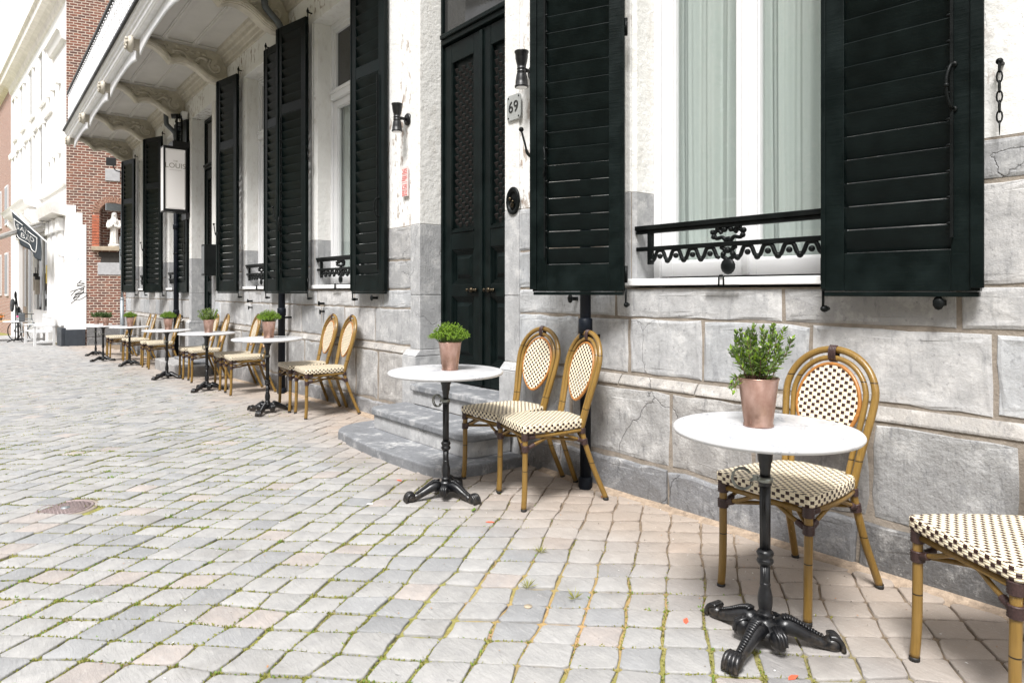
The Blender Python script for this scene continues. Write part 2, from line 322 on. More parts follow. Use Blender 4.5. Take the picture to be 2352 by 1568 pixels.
# ------------------------------------------------------------------ mesh builder
class MB:
    def __init__(s): s.v = []; s.f = []; s.m = []; s.uv = []; s.c = []; s.sm = []
    def add(s, vs, fs, mi=0, uvs=None, col=None, smooth=False):
        k = len(s.v); s.v += [tuple(p) for p in vs]
        for i, f in enumerate(fs):
            s.f.append(tuple(k + j for j in f)); s.m.append(mi); s.sm.append(smooth)
            s.uv.append(uvs[i] if uvs else None); s.c.append(col)
    def box(s, x0, x1, y0, y1, z0, z1, mi=0, M4=None, col=None):
        p = [Vector((x, y, z)) for x in (x0, x1) for y in (y0, y1) for z in (z0, z1)]
        if M4 is not None: p = [M4 @ q for q in p]
        s.add(p, [(0, 1, 3, 2), (4, 6, 7, 5), (0, 4, 5, 1), (2, 3, 7, 6), (0, 2, 6, 4), (1, 5, 7, 3)], mi, None, col)
    def tube(s, pts, r, n=8, mi=0, caps=True, smooth=True, closed=False, flat=1.0):
        P = [Vector(p) for p in pts]; K = len(P)
        rr = r if isinstance(r, (list, tuple)) else [r] * K
        T = []
        for i in range(K):
            a = P[(i - 1) % K] if closed or i > 0 else P[i]; b = P[(i + 1) % K] if closed or i < K - 1 else P[i]
            t = (b - a); T.append(t.normalized() if t.length > 1e-9 else Vector((0, 0, 1)))
        up = Vector((0, 0, 1)) if abs(T[0].z) < .9 else Vector((0, 1, 0))
        nx = T[0].cross(up).normalized(); vs = []
        for i in range(K):
            nx = (nx - T[i] * nx.dot(T[i])); nx.normalize(); ny = T[i].cross(nx)
            for j in range(n):
                a = 2 * PI * j / n; vs.append(P[i] + (nx * math.cos(a) + ny * math.sin(a) * flat) * rr[i])
        fs = []
        for i in range(K if closed else K - 1):
            for j in range(n):
                a = i * n + j; b = i * n + (j + 1) % n; i2 = (i + 1) % K; c_ = i2 * n + (j + 1) % n; d = i2 * n + j
                fs.append((a, b, c_, d))
        s.add(vs, fs, mi, None, None, smooth)
        if caps and not closed:
            k = len(s.v) - len(vs)
            s.f.append(tuple(k + j for j in range(n))[::-1]); s.f.append(tuple(k + (K - 1) * n + j for j in range(n)))
            for _ in range(2): s.m.append(mi); s.uv.append(None); s.c.append(None); s.sm.append(False)
    def lathe(s, prof, n=24, mi=0, o=(0, 0, 0), M4=None, smooth=True, flute=0, fd=0.0):
        vs = []
        for r, z in prof:
            for j in range(n):
                a = 2 * PI * j / n; q = r * (1 - fd * (0.5 + 0.5 * math.cos(a * flute)) if flute else 1)
                p = Vector((o[0] + q * math.cos(a), o[1] + q * math.sin(a), o[2] + z)); vs.append(M4 @ p if M4 is not None else p)
        K = len(prof); fs = [(i * n + j, i * n + (j + 1) % n, (i + 1) * n + (j + 1) % n, (i + 1) * n + j) for i in range(K - 1) for j in range(n)]
        s.add(vs, fs, mi, None, None, smooth)
        k = len(s.v) - len(vs)
        for ring, rev in ((0, True), (K - 1, False)):
            if prof[ring][0] > 1e-4:
                t = tuple(k + ring * n + j for j in range(n)); s.f.append(t[::-1] if rev else t); s.m.append(mi); s.uv.append(None); s.c.append(None); s.sm.append(False)
    def prism(s, poly, d0, d1, axis='y', mi=0, M4=None, smooth=False):
        n = len(poly)
        def P(a, b, d): return {'y': (a, d, b), 'x': (d, a, b), 'z': (a, b, d)}[axis]
        vs = [Vector(P(a, b, d0)) for a, b in poly] + [Vector(P(a, b, d1)) for a, b in poly]
        if M4 is not None: vs = [M4 @ q for q in vs]
        s.add(vs, [tuple(range(n)), tuple(range(2 * n - 1, n - 1, -1))], mi)
        k = len(s.v) - len(vs)
        for i in range(n):
            j = (i + 1) % n; s.f.append((k + i, k + n + i, k + n + j, k + j)); s.m.append(mi); s.uv.append(None); s.c.append(None); s.sm.append(smooth)
    def sphere(s, c, r, n=8, mi=0, sc=(1, 1, 1)):
        prof = [(math.sin(PI * i / n), -math.cos(PI * i / n)) for i in range(n + 1)]
        vs = []; k2 = 2 * n
        for a, b in prof:
            for j in range(k2):
                t = 2 * PI * j / k2; vs.append((c[0] + r * sc[0] * a * math.cos(t), c[1] + r * sc[1] * a * math.sin(t), c[2] + r * sc[2] * b))
        s.add(vs, [(i * k2 + j, i * k2 + (j + 1) % k2, (i + 1) * k2 + (j + 1) % k2, (i + 1) * k2 + j) for i in range(n) for j in range(k2)], mi, None, None, True)
    def build(s, name, mats, parent=None, bevel=0, fixn=True, seg=2):
        me = bpy.data.meshes.new(name); me.from_pydata(s.v, [], s.f)
        for m in (mats if isinstance(mats, (list, tuple)) else [mats]): me.materials.append(M[m] if isinstance(m, str) else m)
        me.polygons.foreach_set('material_index', s.m); me.polygons.foreach_set('use_smooth', s.sm)
        if any(u is not None for u in s.uv):
            L = me.uv_layers.new(name='UVMap'); buf = []
            for f, u in zip(s.f, s.uv):
                for i in range(len(f)): buf += list(u[i]) if u else [0, 0]
            L.data.foreach_set('uv', buf)
        if any(c is not None for c in s.c) or mats in ('stone', 'plinth', 'darkstone', 'slab'):
            A = me.color_attributes.new('Col', 'FLOAT_COLOR', 'CORNER'); buf = []
            for f, c in zip(s.f, s.c):
                cc = c if c else (1, 1, 1)
                for _ in f: buf += [cc[0], cc[1], cc[2], 1]
            A.data.foreach_set('color', buf)
        me.update(); me.validate()
        if fixn:
            bm = bmesh.new(); bm.from_mesh(me); bmesh.ops.recalc_face_normals(bm, faces=bm.faces); bm.to_mesh(me); bm.free()
        o = bpy.data.objects.new(name, me); COL.objects.link(o)
        if parent is not None: o.parent = parent
        if bevel:
            b = o.modifiers.new('bevel', 'BEVEL'); b.width = bevel; b.segments = seg; b.limit_method = 'ANGLE'; b.angle_limit = R(40)
        return o
def tag(o, label=None, cat=None, group=None, kind=None):
    for k, v in (('label', label), ('category', cat), ('group', group), ('kind', kind)):
        if v: o[k] = v
    return o
def empty(name, loc=(0, 0, 0), rz=0.0, **kw):
    o = bpy.data.objects.new(name, None); COL.objects.link(o); o.location = loc; o.rotation_euler = (0, 0, rz); o.empty_display_size = .1
    return tag(o, **kw)
def copy_tree(o, parent=None):
    c = o.copy(); COL.objects.link(c)
    if parent is not None: c.parent = parent
    for ch in list(o.children): copy_tree(ch, c)
    return c
def spline(ctrl, k=6, closed=False):
    P = [Vector(p) for p in ctrl]; n = len(P); out = []
    for i in range(n if closed else n - 1):
        p0 = P[(i - 1) % n] if closed or i > 0 else P[0]; p1 = P[i]; p2 = P[(i + 1) % n]; p3 = P[(i + 2) % n] if closed or i < n - 2 else P[-1]
        for j in range(k):
            t = j / k; out.append(.5 * ((2 * p1) + (-p0 + p2) * t + (2 * p0 - 5 * p1 + 4 * p2 - p3) * t * t + (-p0 + 3 * p1 - 3 * p2 + p3) * t ** 3))
    if not closed: out.append(P[-1])
    return out
def text_mesh(name, body, size, mat, parent, loc, rot, extrude=.001, spacing=1.0, mat4=None, sx=1.0):
    cu = bpy.data.curves.new(name, 'FONT'); cu.body = body; cu.size = size; cu.extrude = extrude; cu.align_x = 'CENTER'; cu.align_y = 'CENTER'; cu.space_character = spacing
    tmp = bpy.data.objects.new('tmp_text', cu); COL.objects.link(tmp)
    dg = bpy.context.evaluated_depsgraph_get(); me = bpy.data.meshes.new_from_object(tmp.evaluated_get(dg))
    bpy.data.objects.remove(tmp); me.name = name; me.materials.clear(); me.materials.append(M[mat])
    o = bpy.data.objects.new(name, me); COL.objects.link(o); o.location = loc; o.rotation_euler = rot; o.scale = (sx, 1, 1)
    if parent is not None: o.parent = parent
    return o

# ------------------------------------------------------------------ STREET
def ground_sheet():
    b = MB(); xs = [-140, -90, -60, -45] + [-40 + i * 1.0 for i in range(34)] + [-6.6, -3, 0, 3, 8, 20, 60]
    ys = [-60, -25, -12, -7, -5, -3, -1.5, 0, .4, 3, 10, 30]
    vs = [(x, y, gz(x) - .0095) for x in xs for y in ys]; n = len(ys)
    b.add(vs, [(i * n + j, (i + 1) * n + j, (i + 1) * n + j + 1, i * n + j + 1) for i in range(len(xs) - 1) for j in range(n - 1)])
    tag(b.build('ground', 'joint'), kind='structure')
ground_sheet()

DA = Vector((-.699, -.715)); DB = Vector((-.5815, .813)); SA, SB = .156, .137
def wob(i, j):
    x = DA.x * SA * i + DB.x * SB * j; y = DA.y * SA * i + DB.y * SB * j
    return (x + .014 * math.sin(y * 2.1 + x * .7) + .002 * math.sin(x * 5.3), y + .012 * math.sin(x * 1.7) + .002 * math.sin(y * 4.1 + x * 3))
STEP_ZONE = [(-5.35, -3.3, -.85, .4)]
JOINTS = []
def paving():
    V, F, C = [], [], []
    cache = {}
    def node(i, j):
        if (i, j) not in cache:
            h = random.Random(i * 7919 + j * 104729); x, y = wob(i, j)
            cache[(i, j)] = (x + h.uniform(-.011, .011), y + h.uniform(-.010, .010))
        return cache[(i, j)]
    k = 0
    for i in range(-80, 300):
        for j in range(-140, 300):
            x, y = wob(i + .5, j + .5)
            if not (-39 < x < 3.5 and -8.5 < y < -.015): continue
            if x < -24 and y > -.98: continue
            if (x + 4.42) ** 2 + (y + 2.65) ** 2 < .15 ** 2: continue
            h = random.Random(i * 31337 + j * 271)
            q = [node(i, j), node(i + 1, j), node(i + 1, j + 1), node(i, j + 1)]
            cx = sum(p[0] for p in q) / 4; cy = sum(p[1] for p in q) / 4
            g = h.uniform(.0015, .0045) if y > -1.0 else h.uniform(.0025, .0065)
            ring = []
            for a in range(4):
                p = q[a]; pn = q[(a + 1) % 4]; pp = q[a - 1]
                def inw(pt):
                    dx, dy = cx - pt[0], cy - pt[1]; L = math.hypot(dx, dy); return (pt[0] + dx / L * g * 1.35, pt[1] + dy / L * g * 1.35)
                c1 = (p[0] + (pp[0] - p[0]) * .09, p[1] + (pp[1] - p[1]) * .09); c2 = (p[0] + (pn[0] - p[0]) * .09, p[1] + (pn[1] - p[1]) * .09)
                mid = ((p[0] + pn[0]) / 2, (p[1] + pn[1]) / 2)
                for t in (c1, c2): 
                    t2 = inw(t); ring.append((t2[0] + h.uniform(-.0025, .0025), t2[1] + h.uniform(-.0025, .0025)))
                t2 = inw(mid); ring.append((t2[0] + h.uniform(-.003, .003), t2[1] + h.uniform(-.003, .003)))
            n = len(ring); z0 = gz(cx) + h.uniform(-.0045, .0045); tx, ty = h.uniform(-.014, .014), h.uniform(-.014, .014)
            def zz(px_, py_, d): return z0 + (px_ - cx) * tx + (py_ - cy) * ty - d
            for s_, d in ((.93, 0.0), (.985, .0010), (1.0, .0055), (1.0, .03)):
                for (a, b_) in ring:
                    X = cx + (a - cx) * s_; Y = cy + (b_ - cy) * s_; V.append((X, Y, zz(X, Y, d) + (h.uniform(-.0015, .0015) if s_ < 1 else 0)))
            V.append((cx, cy, zz(cx, cy, -.0006)))
            v = h.uniform(.92, 1.08) * .335; tint = h.random()
            if tint < .045: col = (v * 1.10, v * .98, v * .91)
            elif tint < .24: col = (v * .88, v * .885, v * .895)
            elif tint < .30: col = (v * .76, v * .77, v * .785)
            else: col = (v * 1.01, v * .99, v * .965)
            fs = [(k + 4 * n, k + a, k + (a + 1) % n) for a in range(n)]
            for r_ in range(3):
                fs += [(k + r_ * n + a, k + (r_ + 1) * n + a, k + (r_ + 1) * n + (a + 1) % n, k + r_ * n + (a + 1) % n) for a in range(n)]
            F += fs; C += [col] * len(fs); k = len(V)
            if y < -.35 and x > -14: JOINTS.append((q[0], q[1])); JOINTS.append((q[0], q[3]))
    me = bpy.data.meshes.new('paving'); me.from_pydata(V, [], F); me.materials.append(M['sett'])
    A = me.color_attributes.new('Col', 'FLOAT_COLOR', 'CORNER')
    nl = np.array([len(f) for f in F]); ca = np.repeat(np.hstack([np.array(C), np.ones((len(C), 1))]), nl, axis=0)
    A.data.foreach_set('color', ca.ravel().astype(np.float32)); me.polygons.foreach_set('use_smooth', [True] * len(F)); me.update()
    o = bpy.data.objects.new('road_paving', me); COL.objects.link(o); tag(o, kind='structure')
paving()

from mathutils import noise as mnoise
def leaf_cloud(name, mats, parent, items, smooth=False):
    """items: (pos, dir, normal, length, width, mat) -> folded diamond leaves in one mesh"""
    V, F, MI = [], [], []
    for p, d, nn, L, W, mi in items:
        k = len(V); sd_ = d.cross(nn); sd_.normalize(); 
        V += [p, p + d * L * .5 + sd_ * W * .5, p + d * L, p + d * L * .5 - sd_ * W * .5 , p + d * L * .5 - nn * W * .18]
        F += [(k, k + 1, k + 4), (k + 1, k + 2, k + 4), (k + 2, k + 3, k + 4), (k + 3, k, k + 4)]; MI += [mi] * 4
    me = bpy.data.meshes.new(name); me.from_pydata([tuple(v) for v in V], [], F)
    for m in mats: me.materials.append(M[m])
    me.polygons.foreach_set('material_index', MI); me.update()
    o = bpy.data.objects.new(name, me); COL.objects.link(o)
    if parent is not None: o.parent = parent
    return o
def rv(): 
    while True:
        v = Vector((random.uniform(-1, 1), random.uniform(-1, 1), random.uniform(-1, 1)))
        if .1 < v.length < 1: return v.normalized()
def moss():
    it = []
    for a, b in JOINTS:
        mx_, my_ = (a[0] + b[0]) / 2, (a[1] + b[1]) / 2
        f = mnoise.noise(Vector((mx_ * 1.1, my_ * 1.1, 0))) + .55 * mnoise.noise(Vector((mx_ * 4.2, my_ * 4.2, 5)))
        near = min(1, max(0, (-my_ - .55) / .9))
        dens = (f + .42) * near
        if mx_ > -1.0: dens -= .15
        if dens <= 0: continue
        dens = min(1, dens * 2.0); n = int(38 * dens * (1.0 if mx_ > -7 else .6))
        for _ in range(n):
            t = random.random(); j = random.gauss(0, .0042)
            x = a[0] + (b[0] - a[0]) * t; y = a[1] + (b[1] - a[1]) * t; L = math.hypot(b[0] - a[0], b[1] - a[1])
            x += -(b[1] - a[1]) / L * j; y += (b[0] - a[0]) / L * j
            d = Vector((random.uniform(-.8, .8), random.uniform(-.8, .8), random.uniform(.35, 1))).normalized()
            g = random.random() < .06 + .30 * max(0, f)
            it.append((Vector((x, y, gz(x) - .008)), d, rv(), random.uniform(.008, .015) * (1.15 if g else 1), random.uniform(.005, .009), 1 if g else 0))
    o = leaf_cloud('moss', ['moss', 'weed'], None, it); tag(o, kind='stuff', label='yellow green moss growing in the joints between the setts', cat='moss')
    it = []                                              # taller weeds at some crossings
    for (a, b) in random.sample(JOINTS, 260):
        x, y = a
        if y > -.9 or x < -9 or mnoise.noise(Vector((x * 1.1, y * 1.1, 0))) < -.05: continue
        if random.random() < .45: continue
        for _ in range(random.randint(8, 22)):
            r_ = abs(random.gauss(0, .014)); t = random.uniform(0, 2 * PI)
            d = Vector((math.cos(t) * .7, math.sin(t) * .7, random.uniform(.25, .9))).normalized()
            it.append((Vector((x + r_ * math.cos(t), y + r_ * math.sin(t), gz(x) - .008)), d, rv(), random.uniform(.012, .026), random.uniform(.004, .009), 0))
    for (x, y) in [(-2.02, -1.30), (-2.25, -1.02), (-1.83, -1.22)]:  # wispy straw tufts
        for _ in range(26):
            t = random.uniform(0, 2 * PI); d = Vector((math.cos(t) * .7, math.sin(t) * .7, random.uniform(.2, .9))).normalized()
            it.append((Vector((x, y, 0)), d, rv(), random.uniform(.03, .055), .003, 1))
    o = leaf_cloud('weeds', ['weed', 'moss'], None, it); tag(o, kind='stuff', label='small green weed tufts sprouting at crossings of the sett joints', cat='weeds')
moss()

# ------------------------------------------------------------------ CAFE FACADE (plane y = 0, street at -y)
FX0, FX1 = -19.4, 6.5
WIN = [-1.935, -6.65, -9.18, -14.08, -16.97]; HW = .615
DOORS = [(-4.95, -3.76, .41), (-12.75, -11.45, .05)]
ZP = 1.81; ZH = 4.32
cafe = empty('cafe_building', (0, 0, 0), label='pale plaster and grey stone townhouse with dark shutters behind the bistro tables', cat='building')

def openings(z):
    o = []
    for c in WIN:
        if 1.232 <= z < ZH: o.append((c - HW, c + HW))
    for a, b, zb in DOORS:
        if z < ZH: o.append((a, b))
    return sorted(o)
def spans(z, pad=0.0):
    x = FX0; out = []
    for a, b in openings(z):
        out.append((x, a - pad)); x = b + pad
    out.append((x, FX1)); return out

for a, c in spans(2, .02):
    b = MB(); b.box(a, c, 0, .36, ZP, ZH + .02); b.build('plaster_pier', 'plaster', cafe)
b = MB(); b.box(FX0, FX1, 0, .36, ZH + .02, 9.5)
b.build('upper_wall', 'plaster', cafe)
b = MB()
for z0, z1 in ((-.75, 1.232), (1.232, ZP)):
    for a, c in spans((z0 + z1) / 2 if z0 > 0 else .5, .02): b.box(a, c, .001, .36, z0, z1)
for a, c in spans(.5, .02): b.box(a, c, -.034, .05, -.75, .655)      # core of the plinth
b.build('mortar_bed', 'mortar', cafe)

def block(b, x0, x1, z0, z1, yf, h, base, rough=.004, inset=.012, depth=.05):
    def edge(p, q):
        L = math.dist(p, q); n = max(1, int(L / .09)); return [(p[0] + (q[0] - p[0]) * i / n, p[1] + (q[1] - p[1]) * i / n) for i in range(n)]
    per = edge((x0, z0), (x1, z0)) + edge((x1, z0), (x1, z1)) + edge((x1, z1), (x0, z1)) + edge((x0, z1), (x0, z0))
    per = [(x + h.uniform(-rough, rough), z + h.uniform(-rough, rough)) for x, z in per]
    cx, cz = (x0 + x1) / 2, (z0 + z1) / 2; n = len(per); V = []
    tl = h.uniform(-.003, .003)
    for ins, y in ((0, yf + depth), (0, yf + .010), (inset * .45, yf + .003), (inset * 1.5, yf), (inset * 3.2, yf)):
        for x, z in per:
            X = x + (ins if x < cx else -ins) * (1 if abs(x - cx) > (x1 - x0) / 2 - .03 else abs(x - cx) / (x1 - x0) * 2)
            Z = z + (ins if z < cz else -ins) * (1 if abs(z - cz) > (z1 - z0) / 2 - .03 else abs(z - cz) / (z1 - z0) * 2)
            V.append((X, y + (h.uniform(-.0022, .0022) if 0 < ins else 0) + tl * (X - cx), Z))
    fs = []
    for r_ in range(4): fs += [(r_ * n + i, r_ * n + (i + 1) % n, (r_ + 1) * n + (i + 1) % n, (r_ + 1) * n + i) for i in range(n)]
    fs.append(tuple(range(4 * n, 5 * n)))
    v = h.uniform(.72, 1.12); t = h.uniform(-.03, .03); b.add(V, fs, 0, None, (v * base[0] * (1 + t), v * base[1], v * base[2] * (1 - t)))
def course(b, x0, x1, z0, z1, yf, wmin, wmax, h, base=(1, 1, 1), gap=.006, **kw):
    x = x0
    while x < x1 - .02:
        w_ = h.uniform(wmin, wmax)
        if x1 - (x + w_) < wmin * .7: w_ = x1 - x
        block(b, x + gap, min(x + w_, x1) - gap, z0 + gap, z1 - gap, yf, h, base, **kw); x += w_
h = random.Random(5)
for a, c in spans(.5, .0):
    up = MB(); pl = MB(); dk = MB()
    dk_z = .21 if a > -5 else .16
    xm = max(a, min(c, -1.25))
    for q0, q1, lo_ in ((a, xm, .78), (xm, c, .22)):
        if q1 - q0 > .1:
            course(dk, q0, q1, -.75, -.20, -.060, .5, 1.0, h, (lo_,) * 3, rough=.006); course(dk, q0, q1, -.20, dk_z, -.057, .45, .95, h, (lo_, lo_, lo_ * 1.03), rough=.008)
    course(pl, a, c, dk_z + .004, .650, -.040, .42, .85, h, rough=.009, inset=.020, gap=.009)
    course(up, a, c, .72, 1.055, -.006, .38, .78, h, rough=.0065); course(up, a, c, 1.055, 1.232, -.006, .5, 1.3, h)
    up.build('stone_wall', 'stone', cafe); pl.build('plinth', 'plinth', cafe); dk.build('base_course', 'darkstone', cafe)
for a, c in spans(1.5, .0):
    a2 = a; c2 = c; up = MB()
    if c - a < .05: continue
    zs = [1.232, 1.64, ZP] if a > -1.5 else [1.232, 1.50, ZP]
    for z0, z1 in zip(zs[:-1], zs[1:]): course(up, a2 + (.085 if a > FX0 else 0), c2 - .085, z0, z1, -.006, .34, .75, h)
    up.build('stone_pier', 'stone', cafe)
b = MB()                                                # sloping weathering on top of the plinth
for a, c in spans(.5, .0):
    x = a; b = MB()
    while x < c - .02:
        w_ = h.uniform(.45, .9); e = c if c - x - w_ < .3 else x + w_; v = h.uniform(.85, 1.1)
        b.prism([(-.042 + h.uniform(-.002, .002), .652), (-.040, .664), (-.010, .708 + h.uniform(-.005, .005)), (.02, .716), (.02, .652)], x + .004, e - .004, 'x')
        b.c[-7:] = [(v * .86, v * .82, v * .77)] * 7
        x = e
    b.build('plinth_cap', 'plinth', cafe, bevel=.004)

# surrounds and reveals
def surround(e, sgn, z0, z1, mat, name):
    b = MB(); q = [(-.092, .004), (-.088, -.018), (-.052, -.018), (-.046, -.008), (-.026, -.004), (-.016, .012), (0, .030), (0, .345), (-.018, .345), (-.018, .05), (-.09, .05)]
    b.prism([(e + sgn * x, y) for x, y in q], z0, z1, 'z')
    if mat == 'stone': b.c = [(.72, .72, .72)] * len(b.f)  # greyed down: shade of the reveal side put into the stone colour
    return b.build(name, mat, cafe, bevel=.002)
for c in WIN:
    for e, sg in ((c - HW, 1), (c + HW, -1)):
        surround(e, sg, ZP, ZH, 'plaster_clean', 'window_surround')
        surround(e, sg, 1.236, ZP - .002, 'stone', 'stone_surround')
    b = MB(); b.prism([(-.018, ZH), (-.018, ZH + .09), (.004, ZH + .095), (.3, ZH + .095), (.3, ZH)], c - HW - .09, c + HW + .09, 'x')
    b.build('lintel_moulding', 'plaster_clean', cafe, bevel=.003)
for a, c, zb in DOORS:
    for e, sg in ((a, 1), (c, -1)):
        b = MB(); b.box(min(e, e - sg * .16), max(e, e - sg * .16), -.016, .34, ZP, ZH); b.build('door_surround', 'plaster_clean', cafe, bevel=.004)
        b = MB(); lo = .70
        for z0, z1 in ((lo, 1.18), (1.184, ZP - .002)): b.box(min(e, e - sg * .16), max(e, e - sg * .16), -.018, .34, z0, z1, col=(h.uniform(.8, .95),) * 3)
        b.box(min(e + sg * .004, e - sg * .22), max(e + sg * .004, e - sg * .22), -.068, .34, -.7, lo - .06, col=(.95, .95, .95))
        b.prism([(-.068, lo - .056), (-.020, lo - .004), (.34, lo - .004), (.34, lo - .056)], min(e + sg * .004, e - sg * .22), max(e + sg * .004, e - sg * .22), 'x')
        b.build('door_jamb_stone', 'stone', cafe, bevel=.005)

# ---- windows
def window(c):
    x0, x1 = c - HW, c + HW
    fr = MB(); yo, yi = .185, .25
    fr.box(x0, x0 + .045, yo, yi, 1.288, ZH); fr.box(x1 - .045, x1, yo, yi, 1.288, ZH)
    fr.box(x0 + .045, x1 - .045, yo, yi, ZH - .05, ZH)
    fr.box(x0 + .045, x1 - .045, yo - .022, yi, 3.43, 3.52); fr.box(x0 + .045, x1 - .045, yo - .035, yo - .022, 3.50, 3.535)
    f = fr.build('window', 'white', cafe, bevel=.004)
    for s_, (a, d) in (('l', (x0 + .047, c - .004)), ('r', (c + .004, x1 - .047))):
        SO, SI = (.080, .056) if s_ == 'l' else (.056, .080)
        m = MB(); y0, y1 = .205, .262
        m.box(a, a + SO, y0, y1, 1.300, 3.426); m.box(d - SI, d, y0, y1, 1.300, 3.426)
        m.box(a + SO, d - SI, y0, y1, 1.300, 1.385); m.box(a + SO, d - SI, y0, y1, 3.35, 3.426)
        for q in (a + SO, d - SI - .012): m.box(q, q + .012, y0 + .014, y1 - .003, 1.397, 3.338)
        m.box(a + SO, d - SI, y0 + .012, y1 - .003, 1.385, 1.397); m.box(a + SO, d - SI, y0 + .012, y1 - .003, 3.338, 3.35)
        m.build('sash', 'white', f, bevel=.003)
        g = MB(); g.box(a + SO - .003, d - SI + .003, .243, .247, 1.37, 3.36); g.build('pane', 'glass', f)
        k = MB(); nxx = 90; pts = []                    # a gathered curtain
        hh = random.Random(int(c * 100) + ord(s_)); ph = hh.uniform(0, 6); W_ = d - a + .02
        for i in range(nxx + 1):
            t = i / nxx; y = .305 + .020 * math.sin(t * 34 + ph + 1.8 * math.sin(t * 6 + ph)) + .006 * math.sin(t * 83 + ph * 2) + .008 * math.sin(t * 11)
            pts.append((a - .01 + W_ * t, y))
        V = []; zs = [1.375 + i * .25 for i in range(9)]
        for zi, z in enumerate(zs):
            for i, (x, y) in enumerate(pts): V.append((x + .006 * math.sin(z * 1.3 + i * .05), y + .003 * math.sin(z * 2.2 + i * .4) + (.004 * math.sin(i * .9) if zi == 0 else 0), z))
        n = nxx + 1
        k.add(V, [(r_ * n + i, r_ * n + i + 1, (r_ + 1) * n + i + 1, (r_ + 1) * n + i) for r_ in range(len(zs) - 1) for i in range(nxx)], smooth=True)
        k.build('curtain', 'curtain', f, fixn=False)
    m = MB(); m.box(c - .020, c + .020, .188, .206, 1.302, 3.428); m.build('astragal', 'white', f, bevel=.006)
    m = MB()
    for a, d in ((x0 + .045, x0 + .09), (x1 - .09, x1 - .045)): m.box(a, d, .21, .26, 3.536, ZH - .05)
    m.box(x0 + .09, x1 - .09, .21, .26, 3.536, 3.585); m.box(x0 + .09, x1 - .09, .21, .26, ZH - .10, ZH - .05); m.build('transom_light', 'white', f, bevel=.003)
    m = MB(); m.box(x0 + .085, x1 - .085, .238, .243, 3.58, ZH - .095); m.build('pane', 'darkglass', f)
    m = MB(); m.box(x0 - .05, x1 + .05, -.030, .20, 1.246, 1.286); m.build('sill', 'whitesill', f, bevel=.004)
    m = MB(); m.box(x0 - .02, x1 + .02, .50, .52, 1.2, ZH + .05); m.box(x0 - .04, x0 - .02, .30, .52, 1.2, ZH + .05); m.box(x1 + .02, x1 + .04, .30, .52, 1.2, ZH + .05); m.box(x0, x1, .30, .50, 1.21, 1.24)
    m.build('dark_room', 'unlit_backing', f)
    # cast iron guard
    g = MB(); y = .030; a, d = x0 + .002, x1 - .002
    g.box(a, d, y - .028, y + .028, 1.573, 1.600); g.box(a, d, y - .018, y + .018, 1.552, 1.573); g.box(a, d, y - .015, y + .015, 1.450, 1.475)
    for x in (a + .10, d - .10): g.box(x - .016, x + .016, y - .014, y + .014, 1.370, 1.553)
    g.build('window_guard', 'iron', cafe, bevel=.004)
    g = MB(); L = (d - .112) - (a + .112); nS = 9; st = L / nS
    for i in range(nS):
        xs_ = a + .112 + st * i
        if i == nS // 2: g.build('scalloped_fringe', 'iron', cafe); g = MB(); continue
        g.tube(spline([(xs_, y, 1.392), (xs_ + st * .14, y, 1.402), (xs_ + st * .30, y, 1.442), (xs_ + st * .5, y, 1.449), (xs_ + st * .70, y, 1.442), (xs_ + st * .86, y, 1.402), (xs_ + st, y, 1.392)], 4), .0110, 6)
        g.sphere((xs_ + st * .5, y, 1.416), .016, 5); g.sphere((xs_, y - .004, 1.390), .017, 5)
    g.sphere((d - .112, y, 1.392), .012, 5); g.build('scalloped_fringe', 'iron', cafe)
    g = MB(); cx = c
    for sg in (-1, 1):
        g.tube(spline([(cx + sg * .010, y, 1.475), (cx + sg * .035, y, 1.50), (cx + sg * .07, y, 1.495), (cx + sg * .085, y, 1.52), (cx + sg * .06, y, 1.54), (cx + sg * .04, y, 1.52)], 4), .011, 6)
        g.tube(spline([(cx + sg * .005, y, 1.552), (cx + sg * .03, y, 1.535), (cx + sg * .05, y, 1.548), (cx + sg * .075, y, 1.545)], 4), .010, 6)
        g.tube(spline([(cx + sg * .045, y, 1.449), (cx + sg * .02, y, 1.43), (cx + sg * .034, y, 1.40), (cx + sg * .012, y, 1.385), (cx, y, 1.37)], 4), .012, 6)
        for q in ((.086, 1.505), (.092, 1.53), (.06, 1.552), (.028, 1.41), (.018, 1.54)): g.sphere((cx + sg * q[0], y - .004, q[1]), .015, 5)
    g.sphere((cx, y, 1.487), .020, 6, sc=(1.3, .6, .8)); g.sphere((cx, y - .004, 1.345), .042, 7, sc=(1.05, .4, 1.05)); g.sphere((cx, y - .006, 1.43), .018, 6)
    g.build('rosette', 'iron', cafe)
    g = MB(); g.box(c - .10, c + .10, -.045, -.031, 1.236, 1.241); g.tube([(c - .014, -.038, 1.24), (c - .014, -.038, 1.285), (c - .008, -.038, 1.296), (c + .008, -.038, 1.296), (c + .014, -.038, 1.285), (c + .014, -.038, 1.24)], .0045, 6)
    g.build('shutter_catch', 'iron', cafe)
for c in WIN: window(c)

